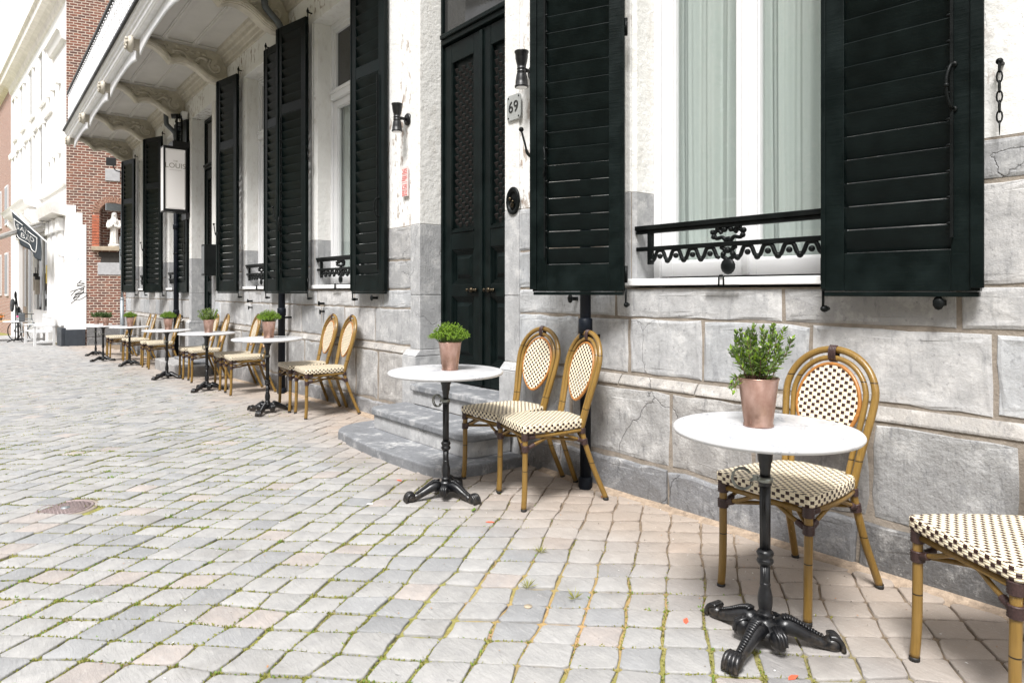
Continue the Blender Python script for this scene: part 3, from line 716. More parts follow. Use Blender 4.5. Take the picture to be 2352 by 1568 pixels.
# ---- shutters
SH, SW = 3.14, .578
def shutter(sg):
    """sg = +1: hinge at x=0, leaf runs to +x (a right-hand leaf); -1 mirrors it"""
    t = .021; m = MB(); X = lambda v: sg * v
    def bx(b, a, d, y0, y1, z0, z1): b.box(min(X(a), X(d)), max(X(a), X(d)), y0, y1, z0, z1)
    hs_, fs_ = .088, .095
    bx(m, 0, hs_, -t, t, 0, SH); bx(m, SW - fs_, SW, -t, t, 0, SH)
    bx(m, hs_, SW - fs_, -t + .0015, t - .0015, 0, .165); bx(m, hs_, SW - fs_, -t + .0015, t - .0015, 2.10, 2.215); bx(m, hs_, SW - fs_, -t + .0015, t - .0015, SH - .10, SH)
    bx(m, SW - .030, SW + .014, -t - .012, -t + .001, .012, SH - .012); bx(m, -.008, .012, -t - .006, -t, .01, SH - .01)
    bx(m, .004, SW - .004, -t + .004, t - .004, -.022, -.002)
    fr = m.build('shutter', 'black', cafe, bevel=.0025)
    l = MB(); a, d = min(X(hs_ - .004), X(SW - fs_ + .004)), max(X(hs_ - .004), X(SW - fs_ + .004)); rr = random.Random(3)
    for z0, z1 in ((.165, 2.10), (2.215, SH - .10)):
        n = round((z1 - z0) / .1); st = (z1 - z0) / n
        for i in range(n):
            zb = z0 + st * i + .003; zt = zb + st - .0065; o = rr.uniform(-.002, .002)
            l.prism([(.008 + o, zb), (.015 + o, zb), (-.0105 + o, zt), (-.019 + o, zt - .001), (-.0195 + o, zt - .004)], a, d, 'x')
    l.build('louvres', 'black', fr)
    r_ = MB(); xr = SW - fs_ + .006
    bx(r_, xr - .005, xr + .006, -t - .020, -t - .008, .21, 2.06)
    n = round((2.10 - .165) / .1)
    for i in range(1, n): r_.sphere((X(xr - .008), -t - .012, .165 + i * (2.10 - .165) / n), .008, 4, sc=(1.6, 1, .8))
    r_.build('tilt_rod', 'iron', fr)
    hd = MB(); xh = xr + .006; zc = .80
    hd.tube(spline([(X(xh), -t - .004, zc - .085), (X(xh - .006), -t - .03, zc - .08), (X(xh - .016), -t - .042, zc - .04), (X(xh - .018), -t - .045, zc), (X(xh - .016), -t - .042, zc + .04), (X(xh - .006), -t - .03, zc + .08), (X(xh), -t - .004, zc + .085)], 4), .0058, 8)
    hd.sphere((X(xh - .018), -t - .045, zc), .010, 6); hd.sphere((X(xh), -t - .004, zc - .088), .012, 5, sc=(1, .5, 1)); hd.sphere((X(xh), -t - .004, zc + .088), .012, 5, sc=(1, .5, 1))
    hd.build('handle', 'iron', fr)
    if sg < 0:
        hk = MB(); hk.tube(spline([(X(SW + .0), -.02, .83), (X(SW + .03), -.03, .86), (X(SW + .045), -.035, .92), (X(SW + .068), -.035, 1.00)], 4), [.010] * 6 + [.007] * 7, 7)
        hk.sphere((X(SW + .070), -.035, 1.01), .016, 6); hk.build('stay_lever', 'iron', fr)
    for z in (.10, 1.55, 3.0): hg = MB(); hg.tube([(X(-.010), .004, z - .05), (X(-.010), .004, z + .05)], .010, 8); hg.build('hinge', 'iron', fr)
    hg = MB(); hg.tube([(X(-.008), .004, -.075), (X(-.008), .004, .02)], .006, 6); hg.sphere((X(-.008), .02, -.078), .018, 5, sc=(.9, 1.6, .9)); hg.tube([(X(-.008), .02, -.078), (X(-.008), .06, -.078)], .011, 6); hg.build('pivot_hook', 'iron', fr)
    hg = MB(); hg.tube([(X(-.008), .004, SH - .02), (X(-.008), .004, SH + .10)], .007, 6); hg.sphere((X(-.008), .004, SH + .06), .017, 5, sc=(.8, 1, 1.6)); hg.tube([(X(-.008), .004, SH + .05), (X(-.008), .06, SH + .05)], .009, 6); hg.build('pivot_hook', 'iron', fr)
    return fr
PR = shutter(1); PL_ = shutter(-1)
spec = [(WIN[0], -25, 5), (WIN[1], -12, 6), (WIN[2], -11, 6.5), (WIN[3], -22, 8), (WIN[4], -16, 5)]
for i, (c, al, ar) in enumerate(spec):
    L = PL_ if i == 0 else copy_tree(PL_, cafe); Rr = PR if i == 0 else copy_tree(PR, cafe)
    L.location = (c - HW + .015, -.105, 1.212); L.rotation_euler.z = R(-al)
    Rr.location = (c + HW - .045, -.108, 1.212); Rr.rotation_euler.z = R(ar)

# ---- doors
def door(a, c, zb, zt=3.40):
    y = .22; m = MB(); mid = (a + c) / 2
    m.box(a, a + .03, y - .02, y + .06, zb, ZH); m.box(c - .03, c, y - .02, y + .06, zb, ZH)
    m.box(a + .03, c - .03, y - .03, y + .06, zt + .012, zt + .10); m.box(a + .03, c - .03, y - .05, y - .03, zt + .06, zt + .10); m.box(a + .03, c - .03, y - .02, y + .06, ZH - .06, ZH)
    fr = m.build('door_frame', 'black', cafe, bevel=.006)
    g = MB(); g.box(a + .03, c - .03, y + .01, y + .018, zt + .10, ZH - .06); g.build('fanlight', 'darkglass', fr)
    W_ = (c - a) / 2 - .034
    H_ = zt - zb
    for k in (0, 1):
        x0 = a + .032 if k == 0 else mid + .003; x1 = x0 + W_
        d = MB(); st = .115 if W_ > .5 else .10
        d.box(x0, x0 + st, y, y + .045, zb + .01, zt); d.box(x1 - st, x1, y, y + .045, zb + .01, zt)
        zs = [zb + .01, zb + .20, zb + .76, zb + .865, zb + 1.17, zb + 1.32, zt - .17, zt]
        for i in (0, 2, 4, 6): d.box(x0 + st, x1 - st, y + .001, y + .045, zs[i], zs[i + 1])
        leaf = d.build('door', 'black', cafe, bevel=.004)
        p0, p1 = x0 + st, x1 - st
        q = MB()
        for za, zc in ((zs[1], zs[2]), (zs[3], zs[4])):
            q.box(p0, p1, y + .028, y + .040, za, zc)
            for ins, d0 in ((0.0, .008), (.012, .014), (.024, .020)):     # stepped moulding round the panel
                for (u0, u1, w0, w1) in ((p0 + ins, p1 - ins, za + ins, za + ins + .011), (p0 + ins, p1 - ins, zc - ins - .011, zc - ins), (p0 + ins, p0 + ins + .011, za + ins + .011, zc - ins - .011), (p1 - ins - .011, p1 - ins, za + ins + .011, zc - ins - .011)):
                    q.box(u0, u1, y + d0, y + .030, w0, w1)
            e = .055; f_ = .03
            B0 = [(p0 + e, za + e), (p1 - e, za + e), (p1 - e, zc - e), (p0 + e, zc - e)]; B1 = [(p0 + e + f_, za + e + f_), (p1 - e - f_, za + e + f_), (p1 - e - f_, zc - e - f_), (p0 + e + f_, zc - e - f_)]
            q.add([(u, y + .028, v) for u, v in B0] + [(u, y + .008, v) for u, v in B1], [(0, 1, 5, 4), (1, 2, 6, 5), (2, 3, 7, 6), (3, 0, 4, 7), (4, 5, 6, 7)])
        q.build('panel', 'black', leaf)
        q = MB(); za, zc = zs[5], zs[6]; q.box(p0, p1, y + .034, y + .042, za, zc)
        for i, ins in enumerate((0, .013, .026)):
            for (u0, u1, w0, w1) in ((p0, p1, za + ins, za + ins + .012),): q.box(u0, u1, y - .006 + .010 * i, y + .034, w0, w1)
        for u0, u1 in ((p0, p0 + .012), (p1 - .012, p1)): q.box(u0, u1, y + .006, y + .034, za + .04, zc)
        q.build('moulding', 'black', leaf)
        q = MB(); nx_ = 6; sx_ = (p1 - p0 - .03) / nx_; sz_ = .070; nz_ = int((zc - za - .05) / sz_)
        for i in range(nx_):
            for j in range(nz_):
                cx = p0 + .015 + sx_ * (i + .5); cz = za + .06 + sz_ * j + (0 if i % 2 else sz_ * .5)
                if cz > zc - .03: continue
                q.add([(cx - sx_ * .48, y + .034, cz + sz_ * .30), (cx, y + .034, cz - sz_ * .48), (cx + sx_ * .48, y + .034, cz + sz_ * .30), (cx, y + .034, cz + sz_ * .42), (cx, y + .006, cz + sz_ * .20)], [(0, 1, 4), (1, 2, 4), (2, 3, 4), (3, 0, 4)])
        q.build('diamond_grille', M['grille'], leaf)
        hd = MB(); xk = mid - .12 if k == 0 else mid + .12; zk = zb + .815
        hd.tube([(xk - .06, y - .022, zk), (xk + .06, y - .022, zk)], .011, 8); hd.sphere((xk, y - .022, zk), .024, 6); hd.sphere((xk - .062, y - .022, zk), .016, 6); hd.sphere((xk + .062, y - .022, zk), .016, 6)
        hd.tube([(xk, y, zk), (xk, y - .022, zk)], .010, 8); hd.build('handle', 'brass', leaf)
    m = MB(); m.box(mid - .022, mid + .022, y - .016, y - .001, zb + .02, zt - .01); m.build('cover_strip', 'black', fr, bevel=.004)
    m = MB(); m.box(a, c, .30, .45, zb - .02, ZH); m.build('dark_hall', 'unlit_backing', fr)
M['grille'] = simple('bronze_grille', (.022, .019, .018), .5, 0, .3, 25, spec=.12)
door(*DOORS[0]); door(*DOORS[1])

# ---- steps
def round_slab(name, pts, z0, z1, parent, bev=.012):
    m = MB(); m.prism(pts, z0, z1, 'z'); return m.build(name, 'slab', parent, bevel=bev, seg=3)
steps = empty('door_steps', (-4.355, -.1, 0), label='three worn bluestone steps with rounded corners at the near front door', cat='steps')
def arc_pts(cx, cy, rx, ry, a0, a1, n=10): return [(cx + rx * math.cos(R(a0 + (a1 - a0) * i / n)), cy + ry * math.sin(R(a0 + (a1 - a0) * i / n))) for i in range(n + 1)]
def local(pts): return [(x + 4.355, y + .1) for x, y in pts]
lowp = [(-5.26, -.09)] + arc_pts(-4.98, -.42, .28, .32, 180, 270, 7) + [(-4.7, -.775), (-4.35, -.79), (-4.0, -.775)] + arc_pts(-3.73, -.42, .28, .34, 270, 360, 7) + [(-3.45, -.09)]
round_slab('low_slab', local([(x + random.uniform(-.006, .006), y + random.uniform(-.006, .006)) for x, y in lowp]), -.05, .072, steps, .014)
def bullnose(x0, x1, yf, z0, z1, name, r=.10, over=.022):
    pts = [(x0, -.09)] + arc_pts(x0 + r, yf + r, r, r, 180, 270, 6) + arc_pts(x1 - r, yf + r, r, r, 270, 360, 6) + [(x1, -.09)]
    round_slab(name, local(pts), z1 - .055, z1, steps, .014)
    p2 = [(x0 + over, -.09)] + arc_pts(x0 + r, yf + r, r - over, r - over, 180, 270, 6) + arc_pts(x1 - r, yf + r, r - over, r - over, 270, 360, 6) + [(x1 - over, -.09)]
    m = MB(); m.prism(local(p2), z0, z1 - .0555, 'z', mi=0); m.build(name + '_riser', 'stone', steps, bevel=.004)
bullnose(-5.06, -3.58, -.48, .073, .238, 'middle_step', .13)
m = MB(); m.box(-.60, .60, -.02, .42, .355, .41); m.build('threshold', 'slab', steps, bevel=.010)
m = MB(); m.box(-.59, .59, .008, .40, .2385, .354); m.build('threshold_riser', 'stone', steps, bevel=.004)
st2 = empty('stone_steps', (-12.1, 0, gz(-12.1)), label='low grey stone steps at the far doorway behind the chairs', cat='steps')
m = MB(); m.box(-.95, .95, -.55, -.09, -.05, .17); m.build('lower_step', 'plinth', st2, bevel=.012)
m = MB(); m.box(-.66, .66, -.3, .3, .171, .19 + .02); m.build('upper_step', 'slab', st2, bevel=.010)

# ---- balcony
bal = empty('balcony', (0, 0, 0)); bal.parent = cafe
BX0, BX1 = -18.95, -5.6; ZS = 4.93
m = MB(); m.box(BX0, BX1, -1.165, 0, ZS, ZS + .17); sl = m.build('soffit', 'soffit', bal)
BR = [-8.15, -10.72, -13.32, -15.92, -18.55]
m = MB()
for y0, y1 in ((-.52, -.44), (-.93, -.85)):
    m.box(BX0, BX1, y0, y1, ZS - .022, ZS); m.box(BX0, BX1, y0 + .018, y1 - .018, ZS - .036, ZS - .022)
for x in BR + [-5.75]: m.box(x - .15, x + .15, -1.16, -.02, ZS - .028, ZS - .001)
m.box(BX0, BX1, -1.164, -1.10, ZS - .05, ZS - .002)
m.build('soffit_ribs', 'soffit', bal, bevel=.005)
m = MB()                                                # cornice against the wall
m.prism([(0, ZS - .23), (-.03, ZS - .225), (-.04, ZS - .18), (-.055, ZS - .17), (-.075, ZS - .12), (-.10, ZS - .11), (-.115, ZS - .06), (-.16, ZS - .045), (-.17, ZS), (0, ZS)], BX0, BX1, 'x')
m.build('cornice', 'cream', bal)
m = MB()                                                # fascia with stacked mouldings
fp = [(-1.166, 4.832), (-1.27, 4.832), (-1.287, 4.845), (-1.28, 4.865), (-1.296, 4.88), (-1.30, 4.93), (-1.318, 4.94), (-1.322, 4.985), (-1.347, 5.0), (-1.36, 5.055), (-1.166, 5.055)]
m.prism(fp, BX0, BX1, 'x'); m.build('fascia', 'balcwhite', bal)
m = MB(); m.box(BX0 - .02, BX1, -1.395, -1.05, 5.057, 5.10); m.build('gutter', 'iron', bal)
xs_ = sorted(BR + [-5.75])
for a, d in zip(xs_[:-1], xs_[1:]):                     # saw-toothed wooden fringe between the rosettes
    m = MB(); a += .13; d -= .13; L = d - a; n = int(L / .060)
    for i in range(n):
        x = a + L * (i + .5) / n; t = abs((i + .5) / n * 2 - 1); dep = .13 + .095 * (t ** 3)
        m.prism([(x - .022, 4.82), (x - .022, 4.835 - dep), (x, 4.80 - dep), (x + .022, 4.835 - dep), (x + .022, 4.82)], -1.214, -1.196, 'y')
        m.box(x - .030, x + .030, -1.210, -1.200, 4.765, 4.831)
    m.build('fringe', 'balcwhite', bal)
def bracket():
    m = MB()
    low = spline([(-1.27, 0, ZS - .10), (-1.16, 0, ZS - .115), (-1.02, 0, ZS - .155), (-.90, 0, ZS - .23), (-.80, 0, ZS - .335)], 5) + spline([(-.775, 0, ZS - .335), (-.70, 0, ZS - .300), (-.57, 0, ZS - .300), (-.43, 0, ZS - .365), (-.30, 0, ZS - .46), (-.18, 0, ZS - .505), (-.08, 0, ZS - .49), (-.015, 0, ZS - .43)], 5)
    L = [(p.x, p.z) for p in low]
    band = L + [(y * .99 - .004, z + .055) for y, z in L[::-1]]
    for i in range(len(L) - 1):                         # moulded band, three stepped strips
        a, b_ = L[i], L[i + 1]
        for hwid, o0, o1 in ((.120, .020, .060), (.095, .008, .020), (.060, 0, .008)):
            m.add([(s * hwid, p[0], p[1] + o) for o in (o0, o1) for s in (-1, 1) for p in (a, b_)], [(0, 1, 3, 2), (4, 6, 7, 5), (0, 4, 5, 1), (2, 3, 7, 6)])
    br = m.build('bracket', 'cream', bal)
    w_ = MB(); w_.prism([(y, z + .05) for y, z in L] + [(-.001, ZS - .38), (-.001, ZS - .03), (-1.26, ZS - .03)], -.055, .055, 'x'); w_.build('web', 'cream', br)
    o = MB()
    for s in (-1, 1):
        x = s * .062
        sp = [(x, -.165 + (.125 - .026 * t) * math.cos(t * 1.45 + 2.2), ZS - .27 + (.125 - .026 * t) * math.sin(t * 1.45 + 2.2)) for t in [i * .18 for i in range(26)]]
        o.tube(sp, .026, 7); o.lathe([(0.0, -.04), (.06, -.03), (.145, 0)], 22, M4=Matrix.Translation((x - s * .0, -.165, ZS - .27)) @ Matrix.Rotation(s * PI / 2, 4, 'Y') @ Matrix.Scale(-1, 4, (0, 0, 1)) if False else Matrix.Translation((x + s * .0, -.165, ZS - .27)) @ Matrix.Rotation(s * PI / 2, 4, 'Y'))
        vine = spline([(x, -.29, ZS - .20), (x, -.38, ZS - .17), (x, -.46, ZS - .235), (x, -.56, ZS - .22), (x, -.62, ZS - .15), (x, -.72, ZS - .14), (x, -.80, ZS - .20), (x, -.90, ZS - .13), (x, -1.02, ZS - .09)], 5)
        o.tube(vine, [.036 - .020 * i / len(vine) for i in range(len(vine))], 7)
        for (y, z, r_) in [(-.34, -.12, .026), (-.41, -.10, .020), (-.50, -.13, .024), (-.50, -.27, .022), (-.58, -.09, .018), (-.66, -.22, .022), (-.70, -.07, .018), (-.76, -.14, .022), (-.86, -.09, .018), (-.88, -.17, .016), (-.96, -.13, .012), (-.42, -.26, .018), (-.60, -.26, .016)]:
            o.sphere((x, y, ZS + z), r_ * 1.35, 5, sc=(.9, 1.25, .8))
        o.tube(spline([(x, -.04, ZS - .43), (x, -.07, ZS - .50), (x, -.045, ZS - .545), (x, -.02, ZS - .52), (x, -.035, ZS - .50)], 4), .013, 6)
    for (z, r_) in ((-.47, .045), (-.53, .035), (-.575, .022)): o.sphere((0, -.03, ZS + z), r_, 6, sc=(1.3, .8, .8))
    o.build('scrollwork', 'cream', br)
    q = MB(); Mx = Matrix.Translation((0, -1.31, 4.765)) @ Matrix.Rotation(PI / 2, 4, 'X')
    q.lathe([(.115, -.03), (.118, .0), (.105, .03), (.08, .04), (.06, .055), (.03, .075), (.0, .08)], 20, M4=Mx)
    for i in range(8):
        a = 2 * PI * i / 8; q.sphere((.07 * math.cos(a), -1.365, 4.765 + .07 * math.sin(a)), .026, 5, sc=(1, .7, 1))
    q.box(-.055, .055, -1.31, -1.18, 4.70, 4.831); q.build('rosette', 'cream', br)
    return br
B0 = bracket(); B0.location.x = BR[0]
for x in BR[1:] + [-5.75]:
    c_ = copy_tree(B0, bal); c_.location.x = x
# lacy white railing with dark handrail
RT = 5.97
m = MB(); m.box(BX0 - .01, BX1, -1.31, -1.24, RT, RT + .055); m.box(BX0 - .01, BX1, -1.29, -1.26, RT - .09, RT - .055)
m.build('handrail', 'iron', bal, bevel=.006)
m = MB(); n = int((BX1 - BX0) / .16)
for i in range(n):
    x = BX0 + .08 + i * .16; y = -1.275; z0 = 5.101
    m.box(x - .068, x - .056, y - .008, y + .008, z0, RT - .07); m.box(x - .05, x + .07, y - .006, y + .006, z0 + .02, z0 + .05)
    m.tube(spline([(x, y, z0 + .04), (x + .055, y, z0 + .14), (x, y, z0 + .30), (x - .050, y, z0 + .44), (x, y, z0 + .56), (x + .055, y, z0 + .66), (x, y, z0 + .76)], 3), .017, 5)
    m.tube(spline([(x, y, z0 + .04), (x - .050, y, z0 + .14), (x, y, z0 + .30), (x + .055, y, z0 + .44), (x, y, z0 + .56), (x - .050, y, z0 + .66), (x, y, z0 + .76)], 3), .017, 5)
    for zq in (.10, .18, .30, .38, .47, .56, .64): m.sphere((x, y, z0 + zq), .030, 4, sc=(1.1, .5, 1))
    m.sphere((x - .062, y, RT - .06), .026, 4); m.sphere((x - .062, y, z0 + .3), .024, 4); m.sphere((x - .062, y, z0 + .55), .024, 4)
m.build('railing', 'balcwhite', bal)
m = MB(); m.box(BX0, BX1, -1.29, -1.26, RT - .096, RT - .0905); m.build('rail_strip', 'balcwhite', bal)

# ------------------------------------------------------------------ THINGS FIXED TO THE FACADE
def pipe(name, x, z1, top, label, y=-.13, r=.042):
    o = empty(name, (x, y, gz(x)), label=label, cat='drainpipe', group='dark drainpipes on the facade')
    m = MB(); m.tube([(0, 0, -.02), (0, 0, z1)], r, 14); m.build('pipe', 'pipe', o)
    for z in (.02, 1.0, 2.6, z1 - .5): m = MB(); m.lathe([(r, z - .05), (r + .010, z - .045), (r + .010, z + .04), (r, z + .05)], 14); m.build('socket', 'pipe', o)
    for z in (.93, 2.1): m = MB(); m.box(-.012, .012, 0, .13, z - .012, z + .012); m.lathe([(r + .004, z - .012), (r + .007, z), (r + .004, z + .012)], 14); m.build('clamp', 'iron', o)
    if top: m = MB(); m.tube(spline(top, 5), r * .95, 12); m.build('swan_neck', 'zinc', o); 
    return o
pipe('drainpipe', -2.83, 4.6, None, 'dark drainpipe partly hidden behind the open shutter left of the near window', -.125, .034)
pipe('drainpipe', -7.98, 4.35, [(0, 0, 4.30), (0, -.01, 4.40), (.0, -.03, 4.52), (-.02, -.16, 4.66), (-.02, -.20, 4.75), (-.02, -.20, 5.2)], 'dark drainpipe rising between two middle shutters to a bent top under the balcony', -.13)
pipe('drainpipe', -13.42, 4.22, [(0, 0, 4.17), (0, -.01, 4.28), (.0, -.03, 4.36), (0, -.13, 4.46), (0, -.17, 4.56), (0, -.17, 5.2)], 'dark drainpipe beside the projecting lightbox sign', -.12, .045)

def wall_lamp(x, z, label):
    o = empty('wall_lamp', (x, -.115, z), label=label, cat='wall lamp', group='black hourglass wall lamps')
    p = [(.050, -.175), (.053, -.172), (.053, -.160), (.047, -.155), (.046, -.11), (.040, -.06), (.034, -.035), (.036, -.030), (.036, -.022), (.033, -.018), (.033, -.006), (.036, -.002), (.036, .006), (.033, .010), (.034, .03), (.040, .06), (.047, .10), (.049, .150), (.054, .155), (.054, .168), (.048, .172)]
    p = [(r * .92, z_ * .73) for r, z_ in p]; m = MB(); m.lathe(p, 24); m.build('lamp_body', 'blackmetal', o)
    m = MB(); m.lathe([(.0, -.1285), (.040, -.1288)], 20); m.build('lens', 'farwhite', o)
    m = MB(); m.tube([(0, .02, 0), (0, .10, 0)], .014, 10); m.lathe([(.055, 0), (.055, .012), (.045, .02), (.0, .022)], 22, M4=Matrix.Translation((0, .114, 0)) @ Matrix.Rotation(PI / 2, 4, 'X')); m.build('mount', 'blackmetal', o)
wall_lamp(-3.452, 2.753, 'black hourglass wall lamp beside the house number right of the near door')
wall_lamp(-5.177, 2.773, 'black hourglass wall lamp on the white pier above the small red plate')

def rounded_rect(w_, h_, r, n=5):
    out = []
    for cx, cz, a0 in ((w_ / 2 - r, h_ / 2 - r, 0), (-w_ / 2 + r, h_ / 2 - r, 90), (-w_ / 2 + r, -h_ / 2 + r, 180), (w_ / 2 - r, -h_ / 2 + r, 270)):
        out += [(cx + r * math.cos(R(a0 + 90 * i / n)), cz + r * math.sin(R(a0 + 90 * i / n))) for i in range(n + 1)]
    return out
o = empty('house_number_plate', (-3.64, -.022, 2.545), label='grey enamel house number plate reading 69', cat='number plate')
m = MB(); m.prism(rounded_rect(.155, .185, .03), -.010, 0, 'y'); m.build('plate', 'enamel', o, bevel=.003)
m = MB()
for sx, sz in ((-1, -1), (-1, 1), (1, -1), (1, 1)): m.sphere((sx * .058, -.011, sz * .072), .006, 5)
m.build('screw', 'iron', o)
text_mesh('digits', '69', .115, 'ink', o, (0, -.0125, 0), (R(90), 0, 0), .0015, 1.0).data.name = 'digits'
o = empty('doorbell', (-3.655, -.020, 1.87), label='oval bronze bell pull with brass knobs beside the near door', cat='doorbell')
m = MB(); rx = Matrix.Rotation(PI / 2, 4, 'X'); sc = Matrix.Diagonal((1, 1, 1.35, 1))
m.lathe([(.075, 0), (.075, .010), (.066, .016), (.052, .012), (.050, -.0), (.0, -.002)], 28, M4=sc @ rx); m.build('rose', 'iron', o)
m = MB(); m.sphere((-.012, -.022, .012), .016, 6); m.sphere((.016, -.020, -.008), .012, 6); m.sphere((0, -.014, -.03), .022, 6, sc=(1, .5, 1)); m.build('knob', 'brass', o)
o = empty('red_print_plate', (-5.20, -.012, 2.21), label='small pinkish notice plate with rows of red print', cat='notice plate')
m = MB(); m.box(-.052, .052, -.012, 0, -.135, .135); m.build('plate', 'pinkplate', o, bevel=.002)
m = MB(); rr = random.Random(8)
for zc in (.095, .03, -.045, -.105):
    for i in range(5):
        x = -.036 + i * .018; 
        for k in range(3):
            if rr.random() < .75: m.box(x - .006, x + .005, -.0135, -.0121, zc + k * .016 - .022, zc + k * .016 - .013)
        if rr.random() < .7: m.box(x - .002, x + .001, -.0136, -.0121, zc - .024, zc + .022)
for a in ((-.046, .046, .062, .064), (-.046, .046, -.008, -.006), (-.046, .046, -.078, -.076)): m.box(a[0], a[1], -.0135, -.0121, a[2], a[3])
m.build('print', 'red', o)

o = empty('lightbox_sign', (-12.98, 0, 2.66), label='projecting black framed lightbox sign with a lit white face reading LOUIS', cat='sign')
m = MB(); y0, y1, X0, X1, HZ = -.45, -.06, -.13, .13, 1.13
m.box(X0, X1, y0, y1, -.02, 0); m.box(X0, X1, y0, y1, HZ, HZ + .02)
for xa in (X0, X1 - .02):
    m.box(xa, xa + .02, y0, y0 + .034, 0, HZ); m.box(xa, xa + .02, y1 - .034, y1, 0, HZ)
    m.box(xa, xa + .02, y0 + .034, y1 - .034, 0, .03); m.box(xa, xa + .02, y0 + .034, y1 - .034, HZ - .03, HZ)
m.box(X0, X1, y1 + .04, y1 + .06, -.10, HZ + .16); m.box(X0 - .1, X1 - .02, -.08, .0, -.14, -.02); m.box(X0 - .1, X1, -.30, .0, HZ + .021, HZ + .12)
m.build('frame', 'blackmetal', o, bevel=.003)
m = MB(); m.box(X0 + .006, X1 - .006, y0 + .006, y1 - .006, .004, HZ - .004); m.build('light_panel', 'lit', o)
for z, s_, body in ((.80, .125, 'LOUIS'), (.885, .040, 'THE')):
    text_mesh('lettering', body, s_, 'goldtxt', o, (X1 - .004, (y0 + y1) / 2, z), (R(90), 0, R(90)), .001)
m = MB(); yy0, yy1 = y0 + .045, y1 - .045
for (a, c, z0, z1) in ((yy0 + .03, yy1 - .03, .045, .048), (yy0 + .03, yy1 - .03, HZ - .048, HZ - .045), (yy0 + .05, yy1 - .05, .722, .726)): m.box(X1 - .0062, X1 - .0040, a, c, z0, z1)
for a in (yy0, yy1): m.box(X1 - .0062, X1 - .0040, a - .0015, a + .0015, .075, HZ - .075)
m.build('border_line', 'goldtxt', o)
m = MB()
for dy in (-.20, -.12): m.tube([(-.02, dy, HZ + .1), (-.02, dy, HZ + .62)], .016, 6)
for k in range(6): m.box(-.03, -.01, -.20, -.12, HZ + .16 + k * .08, HZ + .175 + k * .08)
m.build('hanger', 'iron', o)
o = empty('menu_case', (-11.22, -.05, 1.47), label='black wall menu case at the right jamb of the far doorway', cat='menu case')
m = MB(); m.box(-.10, .10, -.16, .02, 0, .50); m.build('case', 'iron', o, bevel=.006)
m = MB(); m.box(-.104, -.101, -.14, -.02, .05, .45); m.box(-.085, .085, -.164, -.161, .03, .47); m.build('pane', 'darkglass', o)
m = MB(); m.box(-.106, -.1045, -.13, -.03, .18, .42); m.build('menu_sheet', 'paper', o); m = MB(); m.box(-.106, -.1045, -.12, -.05, .07, .15); m.build('yellow_sheet', 'yellow', o)
o = empty('security_camera', (-13.05, -.02, 4.42), label='white security camera with black lens under the balcony', cat='camera')
m = MB(); m.box(-.07, .07, -.10, .0, -.06, .08); m.build('mount', 'white', o, bevel=.01)
m = MB(); m.tube([(-.02, -.10, 0), (-.06, -.25, -.02)], .045, 12); m.build('camera_body', 'blackmetal', o)
o = empty('hanging_chain', (-.735, -.03, 2.065), label='short rusty chain hanging on the white wall right of the near window', cat='chain')
m = MB(); m.tube([(0, .03, .02), (0, -.01, .02)], .008, 6); m.sphere((0, -.012, .02), .013, 5)
for i in range(6):
    z = .0 - i * .038; a = 0 if i % 2 else PI / 2
    pts = [(.009 * math.cos(t) * math.cos(a) , .009 * math.cos(t) * math.sin(a) - .012, z + .023 * math.sin(t)) for t in [2 * PI * k / 10 for k in range(10)]]
    m.tube(pts, .0032, 5, closed=True)
m.tube([(0, -.012, -.205), (0, -.012, -.26)], [.004, .0015], 5); m.build('links', 'iron', o)
for i, (x, z, lab) in enumerate([(-3.02, 1.165, 'iron shutter stop under the left leaf of the near window'), (-.93, 1.165, 'iron shutter stop under the right leaf of the near window'), (-5.75, 1.15, 'black shutter stop on the stone left of the near door'), (-7.0, 1.08, 'pair of iron hooks in the stone under the second window'), (-9.45, 1.08, 'pair of iron hooks in the stone under the third window')]):
    m = MB(); m.box(-.010, .010, -.07, .02, -.012, .012); m.sphere((0, -.07, .0), .022, 5, sc=(1, .6, 1.3))
    if 'pair' in lab: m.box(-.008, .008, -.06, .02, -.10, -.08); m.box(-.010, .010, -.065, -.05, -.12, -.07)
    q = m.build('shutter_stop', 'iron', None, bevel=.002); q.location = (x, 0, z); tag(q, lab, 'shutter stop', 'iron shutter stops in the stone')

# ------------------------------------------------------------------ BISTRO CHAIRS
def seat_outline(n_arc=7):
    hw, hb, yf, yb = .212, .178, -.232, .205; pts = []
    def arc(cx, cy, r, a0, a1, n): 
        for i in range(n + 1): t = R(a0 + (a1 - a0) * i / n); pts.append((cx + r * math.cos(t), cy + r * math.sin(t)))
    for i in range(9): pts.append((-hw + .022 + (2 * hw - .044) * i / 8, yf - .006 * math.sin(PI * i / 8)))
    arc(hw - .022, yf + .022, .022, -90, 0, 3)
    for i in range(1, 7): t = i / 7; pts.append((hw + (hb - hw) * t * t * .9, yf + .022 + (yb - .11 - yf - .022) * t))
    arc(hb - .11, yb - .11, .11, 0, 90, n_arc)
    arc(-hb + .11, yb - .11, .11, 90, 180, n_arc)
    for i in range(6, 0, -1): t = i / 7; pts.append((-hw - (hb - hw) * t * t * .9, yf + .022 + (yb - .11 - yf - .022) * t))
    arc(-hw + .022, yf + .022, .022, 180, 270, 3)
    out = [pts[0]]
    for p in pts[1:]:
        if math.dist(p, out[-1]) > .003: out.append(p)
    if math.dist(out[0], out[-1]) < .003: out.pop()
    return out
